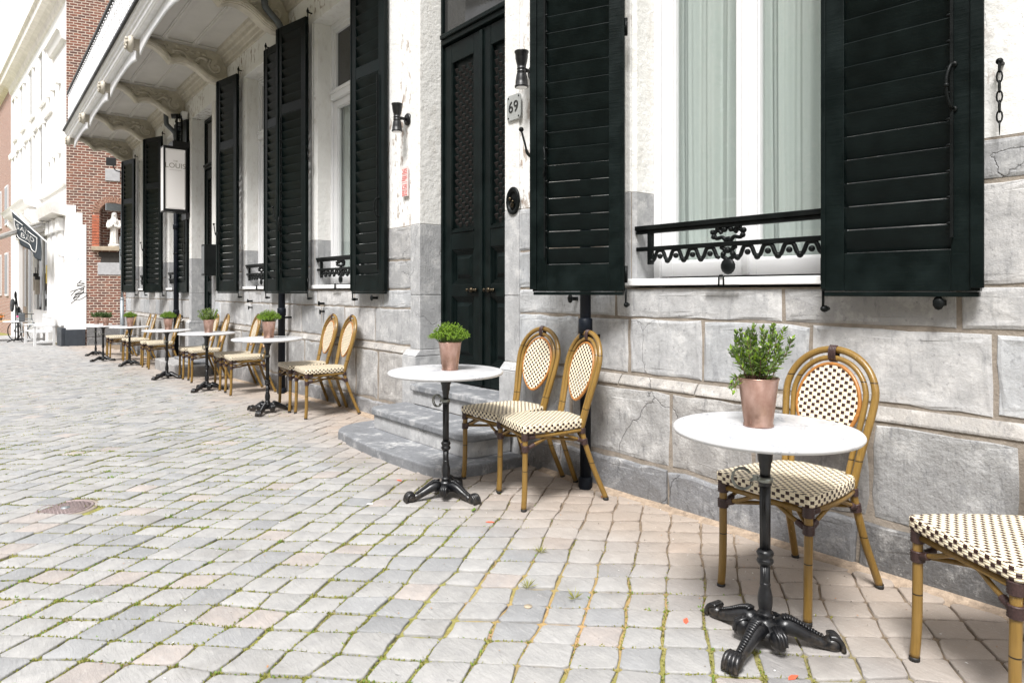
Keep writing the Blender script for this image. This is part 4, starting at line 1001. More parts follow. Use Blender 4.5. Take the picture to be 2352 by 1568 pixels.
def make_chair():
    root = empty('bistro_chair', cat='chair')
    # woven seat
    P = seat_outline(); n = len(P); m = MB(); zt, zb = .472, .430
    per = [0]
    for i in range(n): per.append(per[-1] + math.dist(P[i], P[(i + 1) % n]))
    rings = [(1.0, zb, None), (1.008, zb + .006, 0), (1.008, zt - .008, 0), (1.0, zt - .002, 0), (.975, zt, 1), (.80, zt + .001, 1), (.45, zt - .001, 1)]
    V = []
    for s_, z, _ in rings: V += [(x * s_, y * s_ + (-.01 * (1 - s_)), z) for x, y in P]
    V.append((0, 0, zt)); V.append((0, 0, zb)); fs, uvs = [], []
    for r_ in range(len(rings) - 1):
        for i in range(n):
            j = (i + 1) % n; fs.append((r_ * n + i, r_ * n + j, (r_ + 1) * n + j, (r_ + 1) * n + i))
            if r_ < 4:
                z0, z1 = rings[r_][1], rings[r_ + 1][1] + (.006 if r_ == 3 else 0)
                uvs.append([(per[i], z0), (per[i + 1], z0), (per[i + 1], z1), (per[i], z1)])
            else:
                uvs.append([(V[q][0], V[q][1]) for q in fs[-1]])
    K = len(rings) * n
    for i in range(n):
        f = ((len(rings) - 1) * n + i, (len(rings) - 1) * n + (i + 1) % n, K); fs.append(f); uvs.append([(V[q][0], V[q][1]) for q in f])
        fs.append((i, K + 1, (i + 1) % n)); uvs.append([(V[q][0], V[q][1]) for q in fs[-1]])
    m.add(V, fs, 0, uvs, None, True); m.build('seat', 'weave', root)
    # back
    def yb(z): return .172 + (z - .46) * .245
    def loop(w, zt_, z0, x0, wz, lean=0.0):
        right = [(x0, yb(z0), z0), (x0 + (w - x0) * .28, yb(z0 + (wz - z0) * .35) , z0 + (wz - z0) * .35), (x0 + (w - x0) * .8, yb(z0 + (wz - z0) * .75), z0 + (wz - z0) * .75), (w, yb(wz), wz)]
        hh = zt_ - wz; arc = [(w * math.cos(a), yb(wz + hh * math.sin(a)), wz + hh * math.sin(a)) for a in [PI * k / 12 for k in range(1, 12)]]
        left = [(-x, y, z) for x, y, z in right[::-1]]
        return spline(right + arc + left, 3)
    m = MB(); m.tube(loop(.195, .962, .41, .150, .775), .0150, 10); m.tube(loop(.158, .926, .43, .122, .765), .0115, 9)
    m.build('back_frame', 'bamboo', root)
    def tear(a, sc_=1.0):
        c, s_ = math.cos(a), math.sin(a); z = .735 + (.160 if s_ > 0 else .168) * s_ * sc_
        wd = .133 * (1 - .22 * max(0, -s_) ** 1.5) * sc_
        return (wd * c, z)
    NA = 36; m = MB(); V = []
    for s_ in (1.0, .6, .2):
        for k in range(NA):
            x, z = tear(2 * PI * k / NA, s_); V.append((x, yb(z) - .006, z))
    base = len(V)
    for s_ in (1.0, .6, .2):
        for k in range(NA):
            x, z = tear(2 * PI * k / NA, s_); V.append((x, yb(z) + .006, z))
    fs = []
    for o_, fl in ((0, 1), (base, -1)):
        for r_ in range(2):
            for k in range(NA):
                f = (o_ + r_ * NA + k, o_ + r_ * NA + (k + 1) % NA, o_ + (r_ + 1) * NA + (k + 1) % NA, o_ + (r_ + 1) * NA + k); fs.append(f[::fl])
        fs.append(tuple(o_ + 2 * NA + k for k in range(NA))[::fl])
    for k in range(NA): fs.append((k, base + k, base + (k + 1) % NA, (k + 1) % NA))
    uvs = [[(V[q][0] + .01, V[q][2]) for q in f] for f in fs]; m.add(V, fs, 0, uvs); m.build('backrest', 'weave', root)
    m = MB(); m.tube([(x, yb(z), z) for x, z in [tear(2 * PI * k / 40, 1.03) for k in range(40)]], .0085, 8, closed=True); m.build('backrest_rim', 'rim', root)
    # legs
    def wrap(b, a, c, r, n_=5):
        a, c = Vector(a), Vector(c); d = (c - a)
        prof = []
        for i in range(n_):
            t0, t1 = i / n_, (i + 1) / n_; prof += [(r * .9, d.length * t0), (r * 1.06, d.length * (t0 + t1) / 2)]
        prof.append((r * .9, d.length)); b.lathe(prof, 12, M4=Matrix.Translation(a) @ d.to_track_quat('Z', 'Y').to_matrix().to_4x4())
    for s_ in (-1, 1):
        m = MB(); m.tube(spline([(s_ * .186, -.212, .432), (s_ * .187, -.212, .34), (s_ * .186, -.214, .2), (s_ * .187, -.216, .1), (s_ * .189, -.222, .012)], 4), .0155, 12)
        l = m.build('leg', 'bamboo', root); m = MB(); m.tube([(s_ * .189, -.222, 0), (s_ * .189, -.222, .014)], .0165, 12); m.build('rubber_foot', 'rubber', l)
        m = MB(); wrap(m, (s_ * .187, -.212, .325), (s_ * .187, -.212, .362), .0215); wrap(m, (s_ * .187, -.212, .388), (s_ * .186, -.212, .428), .0215)
        wrap(m, (s_ * .187, -.200, .345), (s_ * .183, -.155, .362), .0125, 4); wrap(m, (s_ * .170, -.212, .348), (s_ * .14, -.210, .360), .0125, 4); wrap(m, (s_ * .186, -.195, .407), (s_ * .188, -.155, .408), .0150, 4)
        m.build('binding', 'binding', l)
        m = MB(); m.tube(spline([(s_ * .150, .163, .46), (s_ * .151, .163, .41), (s_ * .157, .178, .34), (s_ * .166, .225, .2), (s_ * .176, .265, .1), (s_ * .186, .300, .014)], 4), .0155, 12)
        l = m.build('leg', 'bamboo', root); m = MB(); m.tube([(s_ * .1865, .302, 0), (s_ * .186, .300, .016)], .0165, 12); m.build('rubber_foot', 'rubber', l)
        m = MB(); wrap(m, (s_ * .157, .176, .328), (s_ * .154, .171, .362), .0215); wrap(m, (s_ * .151, .163, .392), (s_ * .150, .163, .424), .0205); wrap(m, (s_ * .158, .165, .346), (s_ * .162, .125, .364), .0125, 4)
        m.build('binding', 'binding', l)
    m = MB()                                            # rails under the seat, arched braces and stretchers
    for s_ in (-1, 1):
        m.tube(spline([(s_ * .186, -.212, .408), (s_ * .190, -.05, .410), (s_ * .175, .07, .412), (s_ * .150, .165, .412)], 5), .0115, 8)
        m.tube(spline([(s_ * .186, -.205, .345), (s_ * .183, -.13, .375), (s_ * .178, -.045, .402), (s_ * .172, .02, .402), (s_ * .163, .10, .375), (s_ * .157, .175, .345)], 4), .0085, 7)
    m.tube([(-.186, -.205, .345), (.157, .175, .352)], .0085, 7); m.tube([(.186, -.205, .340), (-.157, .175, .347)], .0085, 7)
    m.tube([(-.186, -.212, .408), (.186, -.212, .408)], .0105, 8); m.tube([(-.150, .165, .412), (.150, .165, .412)], .0105, 8)
    for y0, xw in ((-.212, .186), (.172, .156)):
        m.tube(spline([(-xw, y0, .345), (-xw * .6, y0 + .004, .372), (-xw * .2, y0 + .01, .404), (xw * .2, y0 + .01, .404), (xw * .6, y0 + .004, .372), (xw, y0, .345)], 4), .0085, 7)
    m.build('under_frame', 'bamboo', root)
    m = MB()
    for i in range(5):
        x = (i - 2) * .0068; pts = []
        for t in [2 * PI * k / 12 for k in range(12)]:
            zc = .944 + .034 * math.sin(t); pts.append((x, yb(.944) + .0185 * math.cos(t), zc))
        m.tube(pts, .0036, 6, closed=True)
    m.build('top_binding', 'binding', root)
    return root
CH = make_chair()
G_CH = 'woven bistro chairs along the facade'
CHAIRS = [ # x, y of the middle of the seat front legs, heading, label
 (-.655, -.765, -124, 'bistro chair cut off by the right edge of the photo, only seat and legs showing'),
 (-1.335, -.690, -95, 'lone bistro chair with its oval back above the table with the tall leafy pot'),
 (-2.915, -.650, -107, 'nearer of the two bistro chairs in front of the drainpipe by the steps'),
 (-3.270, -.600, -91, 'farther of the two bistro chairs beside the front door steps'),
 (-6.190, -.597, -97, 'nearer of the pair of bistro chairs left of the front door, backs unhidden'),
 (-6.665, -.580, -95, 'farther of the pair of bistro chairs left of the front door, backs unhidden'),
 (-8.380, -.640, -97, 'bistro chair whose back hides behind the pot before the middle drainpipe'),
 (-9.020, -.590, -96, 'bistro chair beside the one hidden by a pot before the drainpipe'),
 (-10.320, -.610, -97, 'nearer chair of the pair behind the tall grey green plant'),
 (-10.890, -.600, -95, 'farther chair of the pair behind the tall grey green plant'),
 (-13.250, -.615, -97, 'nearer chair of the pair behind the table below the lightbox sign'),
 (-13.860, -.610, -96, 'farther chair below the lightbox sign, its back hidden by a copper pot'),
 (-15.180, -.640, -97, 'nearer chair of the pair just past the chair hidden by a pot'),
 (-15.800, -.620, -96, 'farther chair of the pair standing before the far grey pier'),
 (-17.300, -.640, -98, 'nearer of the two farthest bistro chairs near the street sign pole'),
 (-17.920, -.620, -95, 'farthest bistro chair of the row, next to the street sign pole'),
]
for i, (x, y, hd_, lab) in enumerate(CHAIRS):
    o = CH if i == 0 else copy_tree(CH)
    a = R(hd_ + 90); o.rotation_euler.z = a
    o.location = (x - .218 * math.sin(a), y + .218 * math.cos(a), gz(x)); tag(o, lab, 'chair', G_CH)

# ------------------------------------------------------------------ MARBLE TABLES
def make_table():
    root = empty('marble_table', cat='table')
    m = MB(); rt = .340; prof = [(.0, .722), (rt - .016, .722), (rt - .006, .725), (rt - .001, .731), (rt, .735), (rt - .001, .739), (rt - .006, .7445), (rt - .014, .7465), (.0, .7470)]
    m.lathe(prof, 72); m.build('tabletop', 'marble', root)
    m = MB(); m.lathe([(.085, .712), (.09, .7215)], 20); m.lathe([(.018, .30), (.019, .56)], 32, flute=10, fd=.16); m.lathe([(.017, .56), (.017, .60), (.020, .61), (.020, .625), (.024, .63), (.026, .66), (.04, .69), (.085, .711)], 24)
    m.lathe([(.017, .155), (.017, .28)], 32, flute=10, fd=.14)
    m.lathe([(.019, .275), (.026, .283), (.029, .290), (.026, .297), (.022, .302), (.027, .310), (.029, .318), (.024, .326), (.019, .331)], 20)
    m.lathe([(.018, .545), (.022, .55), (.0225, .575), (.018, .58)], 20)
    m.build('column', 'cast', root)
    m = MB(); m.lathe([(.072, .045), (.074, .062), (.060, .072), (.052, .076), (.050, .084), (.040, .092), (.032, .098), (.029, .108), (.033, .113), (.030, .120), (.024, .125), (.028, .140), (.031, .16), (.030, .18), (.025, .200), (.021, .215), (.023, .222), (.018, .23)], 28, flute=6, fd=.05)
    for k in range(3):
        a = R(60 + 120 * k); m.sphere((.086 * math.cos(a), .086 * math.sin(a), .056), .034, 8, sc=(1, 1, 1.1)); m.sphere((.104 * math.cos(a), .104 * math.sin(a), .044), .020, 6)
        for q in (-1, 0, 1): m.tube([(.07 * math.cos(a + q * .16), .07 * math.sin(a + q * .16), .094), (.112 * math.cos(a + q * .14), .112 * math.sin(a + q * .14), .075), (.121 * math.cos(a + q * .1), .121 * math.sin(a + q * .1), .045)], .0085, 6)
    m.build('hub', 'cast', root)
    for k in range(3):
        m = MB(); pr = [(.045, .076, .046, .030), (.09, .084, .040, .030), (.13, .072, .034, .027), (.18, .050, .029, .023), (.225, .032, .027, .020), (.255, .026, .030, .022)]
        V = []; nn = 10
        for x, z, wy, hz in pr:
            for j in range(nn): t = 2 * PI * j / nn; V.append((x, wy * math.cos(t) * .85, z + hz * math.sin(t) - (.006 if math.sin(t) < 0 else 0)))
        fs = [(i * nn + j, i * nn + (j + 1) % nn, (i + 1) * nn + (j + 1) % nn, (i + 1) * nn + j) for i in range(len(pr) - 1) for j in range(nn)]
        m.add(V, fs + [tuple(range(nn))[::-1], tuple(range((len(pr) - 1) * nn, len(pr) * nn))], 0, None, None, True)
        for i in range(15):                              # twisted rope along the ridge
            t = i / 14; x = .075 + .155 * t; z = np.interp(x, [p[0] for p in pr], [p[1] + p[3] for p in pr])
            m.sphere((x, 0, z + .002), .0125 - .003 * t, 5, sc=(.7, 1.8 - .5 * t, .8))
        m.sphere((.272, 0, .028), .035, 8, sc=(1.15, 1.0, .85))
        for s_ in (-1, -.33, .33, 1): m.tube(spline([(.256, s_ * .018, .054), (.284, s_ * .023, .054), (.305, s_ * .025, .032), (.309, s_ * .025, .008)], 3), .0110, 6)
        l = m.build('leg', 'cast', root); l.rotation_euler.z = R(120 * k)
    m = MB(); m.lathe([(.022, .56), (.026, .561), (.026, .577), (.022, .578)], 20); m.box(.024, .040, -.006, .006, .560, .578); m.build('clamp_band', 'clip', root)
    m = MB()
    rp = [(.075 + .034 * math.cos(t), 0, .560 + .036 * math.sin(t)) for t in [R(200 + 300 * k / 16) for k in range(17)]]
    for s_ in (-1, 1): m.tube([(x, s_ * .006, z) for x, y, z in rp], .0038, 6)
    m.tube([(.035, 0, .566), (.048, 0, .556)], .006, 6); m.build('bag_ring', 'clip', root)
    return root
def make_pot(kind, seed):
    random.seed(seed)
    root = empty('potted_plant', cat='potted plant')
    m = MB(); m.lathe([(.0, .004), (.046, .004), (.050, .0), (.0505, .006), (.0475, .010), (.0665, .160), (.069, .162), (.0695, .166), (.067, .168), (.0645, .165), (.062, .145), (.0, .145)], 40)
    m.box(-.0012, .0012, -.0505, -.0470, .012, .03); m.build('pot', 'copper', root)
    m = MB(); m.lathe([(.0615, .146), (.03, .150), (.0, .152)], 20); m.build('soil', 'soil', root)
    it = []; st = MB()
    def stem_leaves(pts, nl, L, W, mats, spread=.9, start=.15, r=.0018):
        st.tube(pts, [r * (1 - .6 * i / len(pts)) for i in range(len(pts))], 4)
        for i in range(nl):
            t = start + (1 - start) * i / nl; q = t * (len(pts) - 1); a = int(q); f = q - a; p = pts[a].lerp(pts[min(a + 1, len(pts) - 1)], f)
            ax = (pts[min(a + 1, len(pts) - 1)] - pts[a]); ax = ax.normalized() if ax.length > 0 else Vector((0, 0, 1))
            s_ = rv(); s_ = (s_ - ax * s_.dot(ax)).normalized(); d = (s_ * spread + ax * (.5 + .7 * t)).normalized()
            nn = (ax - d * ax.dot(d)).normalized(); it.append((p, d, nn, L * random.uniform(.7, 1.2) * (1.1 - .3 * t), W * random.uniform(.8, 1.2), random.choice(mats)))
    if kind == 'hebe':                                     # tall leafy sprigs with pale tips
        for k in range(34):
            a = random.uniform(0, 2 * PI); r0 = random.uniform(0, .045); out = random.uniform(.02, .085); H = random.uniform(.10, .20)
            c, s_ = math.cos(a), math.sin(a); base = Vector((r0 * c, r0 * s_, .148))
            pts = spline([base, base + Vector((out * .4 * c + random.uniform(-.01, .01), out * .4 * s_, H * .4)), base + Vector((out * .8 * c, out * .8 * s_ + random.uniform(-.01, .01), H * .75)), base + Vector((out * c, out * s_, H))], 4)
            stem_leaves(pts, 38, .027, .0105, [0, 0, 1])
            tip = pts[-1]
            if random.random() < .45:
                for _ in range(7): d = rv(); d.z = abs(d.z); it.append((tip, d, rv(), .010, .006, 2))
        for k in range(5):
            a = random.uniform(2.5, 4.5); c, s_ = math.cos(a), math.sin(a)
            pts = spline([Vector((.05 * c, .05 * s_, .15)), Vector((.082 * c, .082 * s_, .16)), Vector((.095 * c, .095 * s_, .12))], 4); stem_leaves(pts, 14, .022, .009, [0, 1])
        mats = ['leaf_dark', 'leaf_bright', 'petal']
    elif kind == 'thyme':
        for k in range(330):
            a = random.uniform(0, 2 * PI); q_ = math.sqrt(random.random()); c, s_ = math.cos(a), math.sin(a); R_ = .112 * q_ * random.uniform(.85, 1.12); H = (.122 - .070 * q_ ** 2.5) * random.uniform(.72, 1.1)
            tip = Vector((R_ * c, R_ * s_, .146 + H)); base = Vector((.055 * q_ * c, .055 * q_ * s_, .146)); mid_ = base.lerp(tip, .55) + Vector((0, 0, .018)) + rv() * .007
            pts = spline([base, mid_, tip, tip + Vector((c * .006, s_ * .006, random.uniform(-.004, .014)))], 3)
            stem_leaves(pts, 26, .0105, .0036, [0, 0, 0, 0, 1], 1.15, .25, .0007)
        mats = ['leaf_bright', 'leaf_dark']
    elif kind == 'sage':
        for k in range(80):
            a = random.uniform(0, 2 * PI); q_ = math.sqrt(random.random()); r0 = .05 * q_; c, s_ = math.cos(a), math.sin(a); out = r0 + random.uniform(.0, .055) * q_; H = random.uniform(.07, .20) * (1 - .3 * q_)
            base = Vector((r0 * c, r0 * s_, .148)); pts = spline([base, base + Vector((out * .6 * c, out * .6 * s_, H * .6)), base + Vector((out * c, out * s_, H))], 4)
            stem_leaves(pts, 22, .021, .011, [0, 0, 1], 1.2)
        mats = ['leaf_grey', 'leaf_bright']
    else:
        for k in range(90):
            a = random.uniform(0, 2 * PI); q_ = math.sqrt(random.random()); r0 = .05 * q_; c, s_ = math.cos(a), math.sin(a); out = r0 + random.uniform(.0, .05) * q_; H = random.uniform(.05, .14)
            base = Vector((r0 * c, r0 * s_, .148)); pts = spline([base, base + Vector((out * .6 * c, out * .6 * s_, H * .6)), base + Vector((out * c, out * s_, H))], 4)
            stem_leaves(pts, 26, .020, .010, [0, 0, 1])
        mats = ['leaf_deep', 'leaf_dark']
    leaf_cloud('foliage', mats, root, it); st.build('stems', 'stem' if kind == 'hebe' else mats[1], root)
    return root
TB = make_table()
PK = {k: make_pot(k, s_) for k, s_ in (('hebe', 3), ('thyme', 4), ('sage', 5), ('herb', 6))}
TABLES = [ # x, y, leg angles, pot offset, plant, table label, plant label
 (-1.175, -.955, (-86, 42, 170), (-.025, .0), 'hebe', 'marble bistro table carrying the tall leafy pot, one lone chair behind it', 'tall leafy plant with pale flower tips in a copper pot, stems rising high'),
 (-3.226, -.895, (-102, 12, 128), (.0, .03), 'thyme', 'marble bistro table standing in front of the near door steps', 'bushy bright green plant in a copper pot before the near front door'),
 (-6.620, -.770, (-40, 95, 205), (-.02, .02), 'thyme', 'marble bistro table just before the drainpipe between two middle shutters', 'bright green plant in a copper pot on the table left of the dark drainpipe'),
 (-9.000, -.725, (-55, 70, 190), (-.03, .03), 'sage', 'marble bistro table carrying the tall grey green plant', 'tall grey green leafy plant in a copper pot in front of the far doorway'),
 (-11.060, -.765, (-60, 45, 200), (-.05, .03), 'thyme', 'marble bistro table below the lightbox sign, small bright plant on it', 'low bright green plant in a copper pot on the table below the lightbox sign'),
 (-14.300, -.740, (-50, 60, 195), (-.06, .02), 'thyme', 'marble bistro table whose pot stands before the zinc sign pole', 'small bright plant in a copper pot beside the zinc sign pole'),
 (-16.080, -.940, (-70, 50, 180), (.0, .05), 'herb', 'marble bistro table with the right one of two pots before the brick wall', 'dark green plant in a copper pot against the brick wall, right one of two'),
 (-18.290, -.800, (-60, 60, 185), (.0, .02), 'herb', 'marble bistro table with the left one of two pots before the brick wall', 'dark green plant in a copper pot against the brick wall, left one of two'),
]
used = set()
for i, (x, y, legs, (px_, py_), kind, lt_, lp_) in enumerate(TABLES):
    o = TB if i == 0 else copy_tree(TB); o.location = (x, y, gz(x)); tag(o, lt_, 'table', 'round marble bistro tables')
    ls = [c for c in o.children if c.name.startswith('leg')]
    for l, a in zip(ls, legs): l.rotation_euler.z = R(a); l.scale = (.80, .84, .90)
    for c in o.children:
        if c.name.startswith(('bag_ring', 'clamp_band')): c.rotation_euler.z = R((-160, -170, -165, -168, -172, -150, -140, -170)[i])
        if c.name.startswith('tabletop'):
            c.rotation_euler.z = R(i * 47)
            c.scale = (.905, .905, 1) if i == 0 else (1, 1, 1)
        if c.name.startswith('hub'): c.rotation_euler.z = R(legs[0]); c.scale = (.84, .84, .95)
    p = PK[kind] if kind not in used else copy_tree(PK[kind]); used.add(kind)
    p.location = (x + px_, y + py_, gz(x) + .7472); p.rotation_euler.z = R(i * 83); tag(p, lp_, 'potted plant', 'copper pots with green plants on the tables')
random.seed(21)

# ------------------------------------------------------------------ STREET DETAILS
mh = empty('manhole_cover', (-4.43, -2.65, .0), label='round rusty manhole cover in the setts', cat='manhole cover')
m = MB(); m.lathe([(.165, -.02), (.165, -.001), (.160, .001), (.150, .001), (.148, -.006)], 40); m.build('ring', 'manhole', mh)
m = MB(); m.lathe([(.200, -.02), (.198, -.005), (.166, -.004), (.166, -.02)], 40); m.build('collar', 'mortar', mh)
m = MB(); m.lathe([(.147, -.02), (.147, -.004), (.0, -.003)], 40)
for i in range(-8, 9):
    for j in range(-8, 9):
        X, Y = i * .020, j * .020
        if .035 < math.hypot(X, Y) < .136: m.box(X - .006, X + .006, Y - .006, Y + .006, -.0035, .0005)
m.build('lid', 'manhole', mh); m = MB(); m.lathe([(.028, -.004), (.026, .001), (.0, .0015)], 16); m.build('boss', 'galv', mh)
def litter(x, y, kind, label, r=0):
    m = MB()
    if kind == 'paper': m.add([(-.018, -.006, .003), (.016, -.008, .004), (.018, .007, .009), (-.015, .008, .003), (-.018, -.006, .0015), (.016, -.008, .0025), (.018, .007, .0075), (-.015, .008, .0015)], [(0, 1, 2, 3), (7, 6, 5, 4), (0, 4, 5, 1), (1, 5, 6, 2), (2, 6, 7, 3), (3, 7, 4, 0)]); mt = 'paper'
    elif kind == 'red': m.prism([(-.022, -.003), (0, -.010), (.026, -.002), (.008, .010), (-.010, .007)], .002, .0035, 'z'); mt = 'redleaf'
    elif kind == 'butt': m.tube([(-.015, 0, .007), (.015, 0, .007)], .004, 8); mt = 'orange'
    elif kind == 'leaf': m.prism([(-.03, 0), (-.012, .010), (.01, .006), (.034, .003), (.012, -.010), (-.010, -.008)], .003, .0045, 'z'); mt = 'weed'
    else: m.lathe([(.016, .001), (.016, .0035), (.0, .004)], 18); mt = 'tan'
    o = m.build({'paper': 'paper_scrap', 'red': 'red_petal', 'butt': 'cigarette_butt', 'leaf': 'fallen_leaf', 'dot': 'flat_disc'}[kind], mt, None); o.location = (x, y, .002); o.rotation_euler.z = R(r); tag(o, label, {'paper': 'litter', 'red': 'petal', 'butt': 'cigarette butt', 'leaf': 'leaf', 'dot': 'disc'}[kind], 'litter on the setts')
M['redleaf'] = simple('red_leaf', (.72, .12, .06), .6)
litter(-3.09, -.80, 'paper', 'white paper scrap under the chairs right of the second table foot', 20)
litter(-3.38, -1.31, 'paper', 'white paper scrap on the open setts left of the second table', 60)
litter(-3.685, -.945, 'red', 'small red petal left of the second table pole', 10)
litter(-2.715, -.96, 'red', 'small red petal on the setts right of the second table foot', 40)
litter(-1.441, -1.035, 'red', 'red petal left of the nearest table foot', 120)
litter(-1.018, -1.072, 'red', 'red petal at the bottom edge right of the nearest table foot', 80)
litter(-2.61, -.20, 'butt', 'orange cigarette butt near the chair foot by the wall', 15)
litter(-2.925, -.912, 'leaf', 'wilted green leaf beside the second table foot', 130)
litter(-1.894, -1.407, 'dot', 'pale round disc lying on a dark sett')
m = MB(); rr = random.Random(77); xa = []                # sand and dirt gathered along the foot of the wall
x = -19.0
while x < 1.5:
    if not (-5.4 < x < -3.3) and not (-13.3 < x < -11.0): xa.append(x)
    else:
        if len(xa) > 3:
            V = []
            for q in xa:
                w_ = .045 + .05 * (mnoise.noise(Vector((q * 2.3, 0, 0))) + .4) + rr.uniform(-.008, .008)
                V += [(q, -.048, gz(q) + .020), (q, -.070 - w_ * .4, gz(q) + .006), (q, -.070 - w_, gz(q) - .008)]
            n_ = len(xa); m.add(V, [(3 * i + j, 3 * i + 3 + j, 3 * i + 4 + j, 3 * i + 1 + j) for i in range(n_ - 1) for j in range(2)], 0, None, None, True)
        xa = []
    x += .05
if len(xa) > 3:
    V = []
    for q in xa:
        w_ = .045 + .05 * (mnoise.noise(Vector((q * 2.3, 0, 0))) + .4) + rr.uniform(-.008, .008)
        V += [(q, -.048, gz(q) + .020), (q, -.070 - w_ * .4, gz(q) + .006), (q, -.070 - w_, gz(q) - .008)]
    n_ = len(xa); m.add(V, [(3 * i + j, 3 * i + 3 + j, 3 * i + 4 + j, 3 * i + 1 + j) for i in range(n_ - 1) for j in range(2)], 0, None, None, True)
tag(m.build('sand', simple('wall_foot_sand', (.34, .265, .20), .95, 0, .3, 30, .008, 120, .1), None), kind='stuff', label='sand and dirt gathered along the foot of the wall', cat='sand')
it = []
for _ in range(1500):                                   # grit, seeds and leaf crumbs
    x = random.uniform(-9, 1.2); y = random.uniform(-3.2, -.1) if random.random() < .55 else -.1 - abs(random.gauss(0, .35))
    d = Vector((random.uniform(-1, 1), random.uniform(-1, 1), random.uniform(0, .25))).normalized(); it.append((Vector((x, y, gz(x) + .003)), d, Vector((0, 0, 1)), random.uniform(.004, .012), random.uniform(.003, .007), random.choice([0, 0, 1, 2, 3])))
tag(leaf_cloud('grit', ['mortar', 'soil', 'orange_crumb', 'paper'], None, it), kind='stuff', label='fine grit and dry crumbs scattered over the setts', cat='grit')


# ------------------------------------------------------------------ BRICK CORNER HOUSE WITH THE NICHE
BA = R(75.17); bh_ = empty('brick_house', (-24.1, -.85, 0), BA, label='old red brick house wall with an arched statue niche', cat='building')
def uvbox(m, x0, x1, y0, y1, z0, z1):
    P_ = [(x, y, z) for x in (x0, x1) for y in (y0, y1) for z in (z0, z1)]
    fs = [(0, 1, 3, 2), (4, 6, 7, 5), (0, 4, 5, 1), (2, 3, 7, 6), (0, 2, 6, 4), (1, 5, 7, 3)]
    uvs = []
    for f in fs:
        q = [P_[i] for i in f]; dx = max(p[0] for p in q) - min(p[0] for p in q); dz = max(p[2] for p in q) - min(p[2] for p in q)
        uvs.append([(p[0] if dx > 1e-6 else p[1] + 7, p[2] if dz > 1e-6 else p[1]) for p in q])
    m.add(P_, fs, 0, uvs)
NX0, NX1, NZ0, NZS = .87, 1.55, 2.62, 3.66
m = MB()
uvbox(m, 0, NX0, 0, .5, -.8, 13); uvbox(m, NX1, 5, 0, .5, -.8, 13); uvbox(m, NX0, NX1, 0, .5, -.8, NZ0); uvbox(m, NX0, NX1, .42, .5, NZ0, 4.4); uvbox(m, NX0, NX1, 0, .5, 4.4, 13)
cx, rr_ = (NX0 + NX1) / 2, (NX1 - NX0) / 2; V, fs, uvs = [], [], []
n = 16
for i in range(n + 1):
    a = PI - PI * i / n; x, z = cx + rr_ * math.cos(a), NZS + rr_ * math.sin(a); V += [(x, 0, z), (x, 0, 4.4), (x, .42, z)]
for i in range(n):
    k = 3 * i; fs += [(k, k + 3, k + 4, k + 1), (k, k + 2, k + 5, k + 3)]
for f in fs: uvs.append([(V[q][0], V[q][2] + V[q][1]) for q in f])
m.add(V, fs, 0, uvs); m.build('brick_wall', 'brick', bh_, fixn=False)
m = MB()
for i in range(19):                                     # ring of bricks on edge round the arch
    a = PI - PI * (i + .5) / 19; T_ = Matrix.Translation((cx, -.012, NZS)) @ Matrix.Rotation(PI / 2 - a, 4, 'Y'); m.box(-.028, .028, 0, .03, rr_ + .006, rr_ + .20, 0, T_)
m.build('arch', simple('arch_brick', (.30, .17, .12), .85, 0, .4, 30), bh_, bevel=.004)
m = MB()
for z in [NZ0 + .09 * i for i in range(11)]: m.box(NX0 - .20, NX0 - .01, -.010, .02, z, z + .075)
m.build('niche_jamb', simple('jamb_brick', (.42, .13, .07), .85, 0, .35, 9), bh_, bevel=.004)
m = MB(); m.box(NX0 - .20, NX1 + .12, -.14, .40, NZ0 - .13, NZ0); m.build('niche_sill', 'tan', bh_, bevel=.012)
m = MB(); m.prism([(NX0 + .02, 2.12), (NX0 + .05, 2.28), (NX0 - .02, 2.30), (NX0 - .02, 2.46), (NX1 + .1, 2.46), (NX1 + .1, 2.12)], -.006, .02, 'y'); m.build('dark_patch', simple('patch_dark', (.05, .045, .04), .9), bh_)  # dark patch between the niche sill and the lower plaque
m = MB(); m.box(NX0 - .05, NX1 + .08, -.02, .02, 1.74, 2.12); m.build('lower_plaque', 'plaque', bh_, bevel=.006)
m = MB(); m.box(1.02, 1.42, -.035, .01, 4.68, 5.05); m.build('upper_plaque', 'plaque', bh_, bevel=.008)
m = MB(); hb = random.Random(2); 
for z0, z1 in ((-.8, -.2), (-.2, .15)): course(m, .53, 4.0, z0, z1, -.03, .3, .7, hb, (.35,) * 3)
m.build('base_course', 'darkstone', bh_)
m = MB()                                                # white painted lower part with a stepped edge
poly = [(-.012, .05), (.52, .05), (.52, 3.28), (.42, 3.28), (.42, 3.64), (.25, 3.64), (.25, 3.87), (-.012, 3.87)]
m.prism(poly, -.022, .02, 'y'); m.build('painted_render', 'farwhite', bh_)
m = MB(); m.box(-.03, .50, -.06, .02, -.8, .055); m.build('painted_base', 'navy', bh_, bevel=.005)
m = MB()                                                # black sprayed squiggle
def gp(x, y): return (-.02 + (x - 590) / 2.09 / 1.7415 / 72 + .10, 1.21 + (670 - (700 + y / 2.09) / 1.7415) * 20 / 1500)
for st_ in ([(640, 915), (668, 885), (672, 880), (655, 900), (695, 905), (640, 925), (700, 930), (595, 975)], [(600, 1010), (640, 960), (690, 945), (672, 965), (625, 1000), (690, 975), (650, 1010), (620, 1030), (640, 1000), (700, 985), (705, 1010), (650, 1045), (615, 1030), (660, 1010), (600, 1075)], [(660, 955), (690, 960), (680, 985)]):
    m.tube([(p.x, -.024, p.y) for p in spline([(*gp(*q), 0) for q in st_], 4)], .008, 5)
m.build('graffiti', 'ink', bh_)
m = MB()
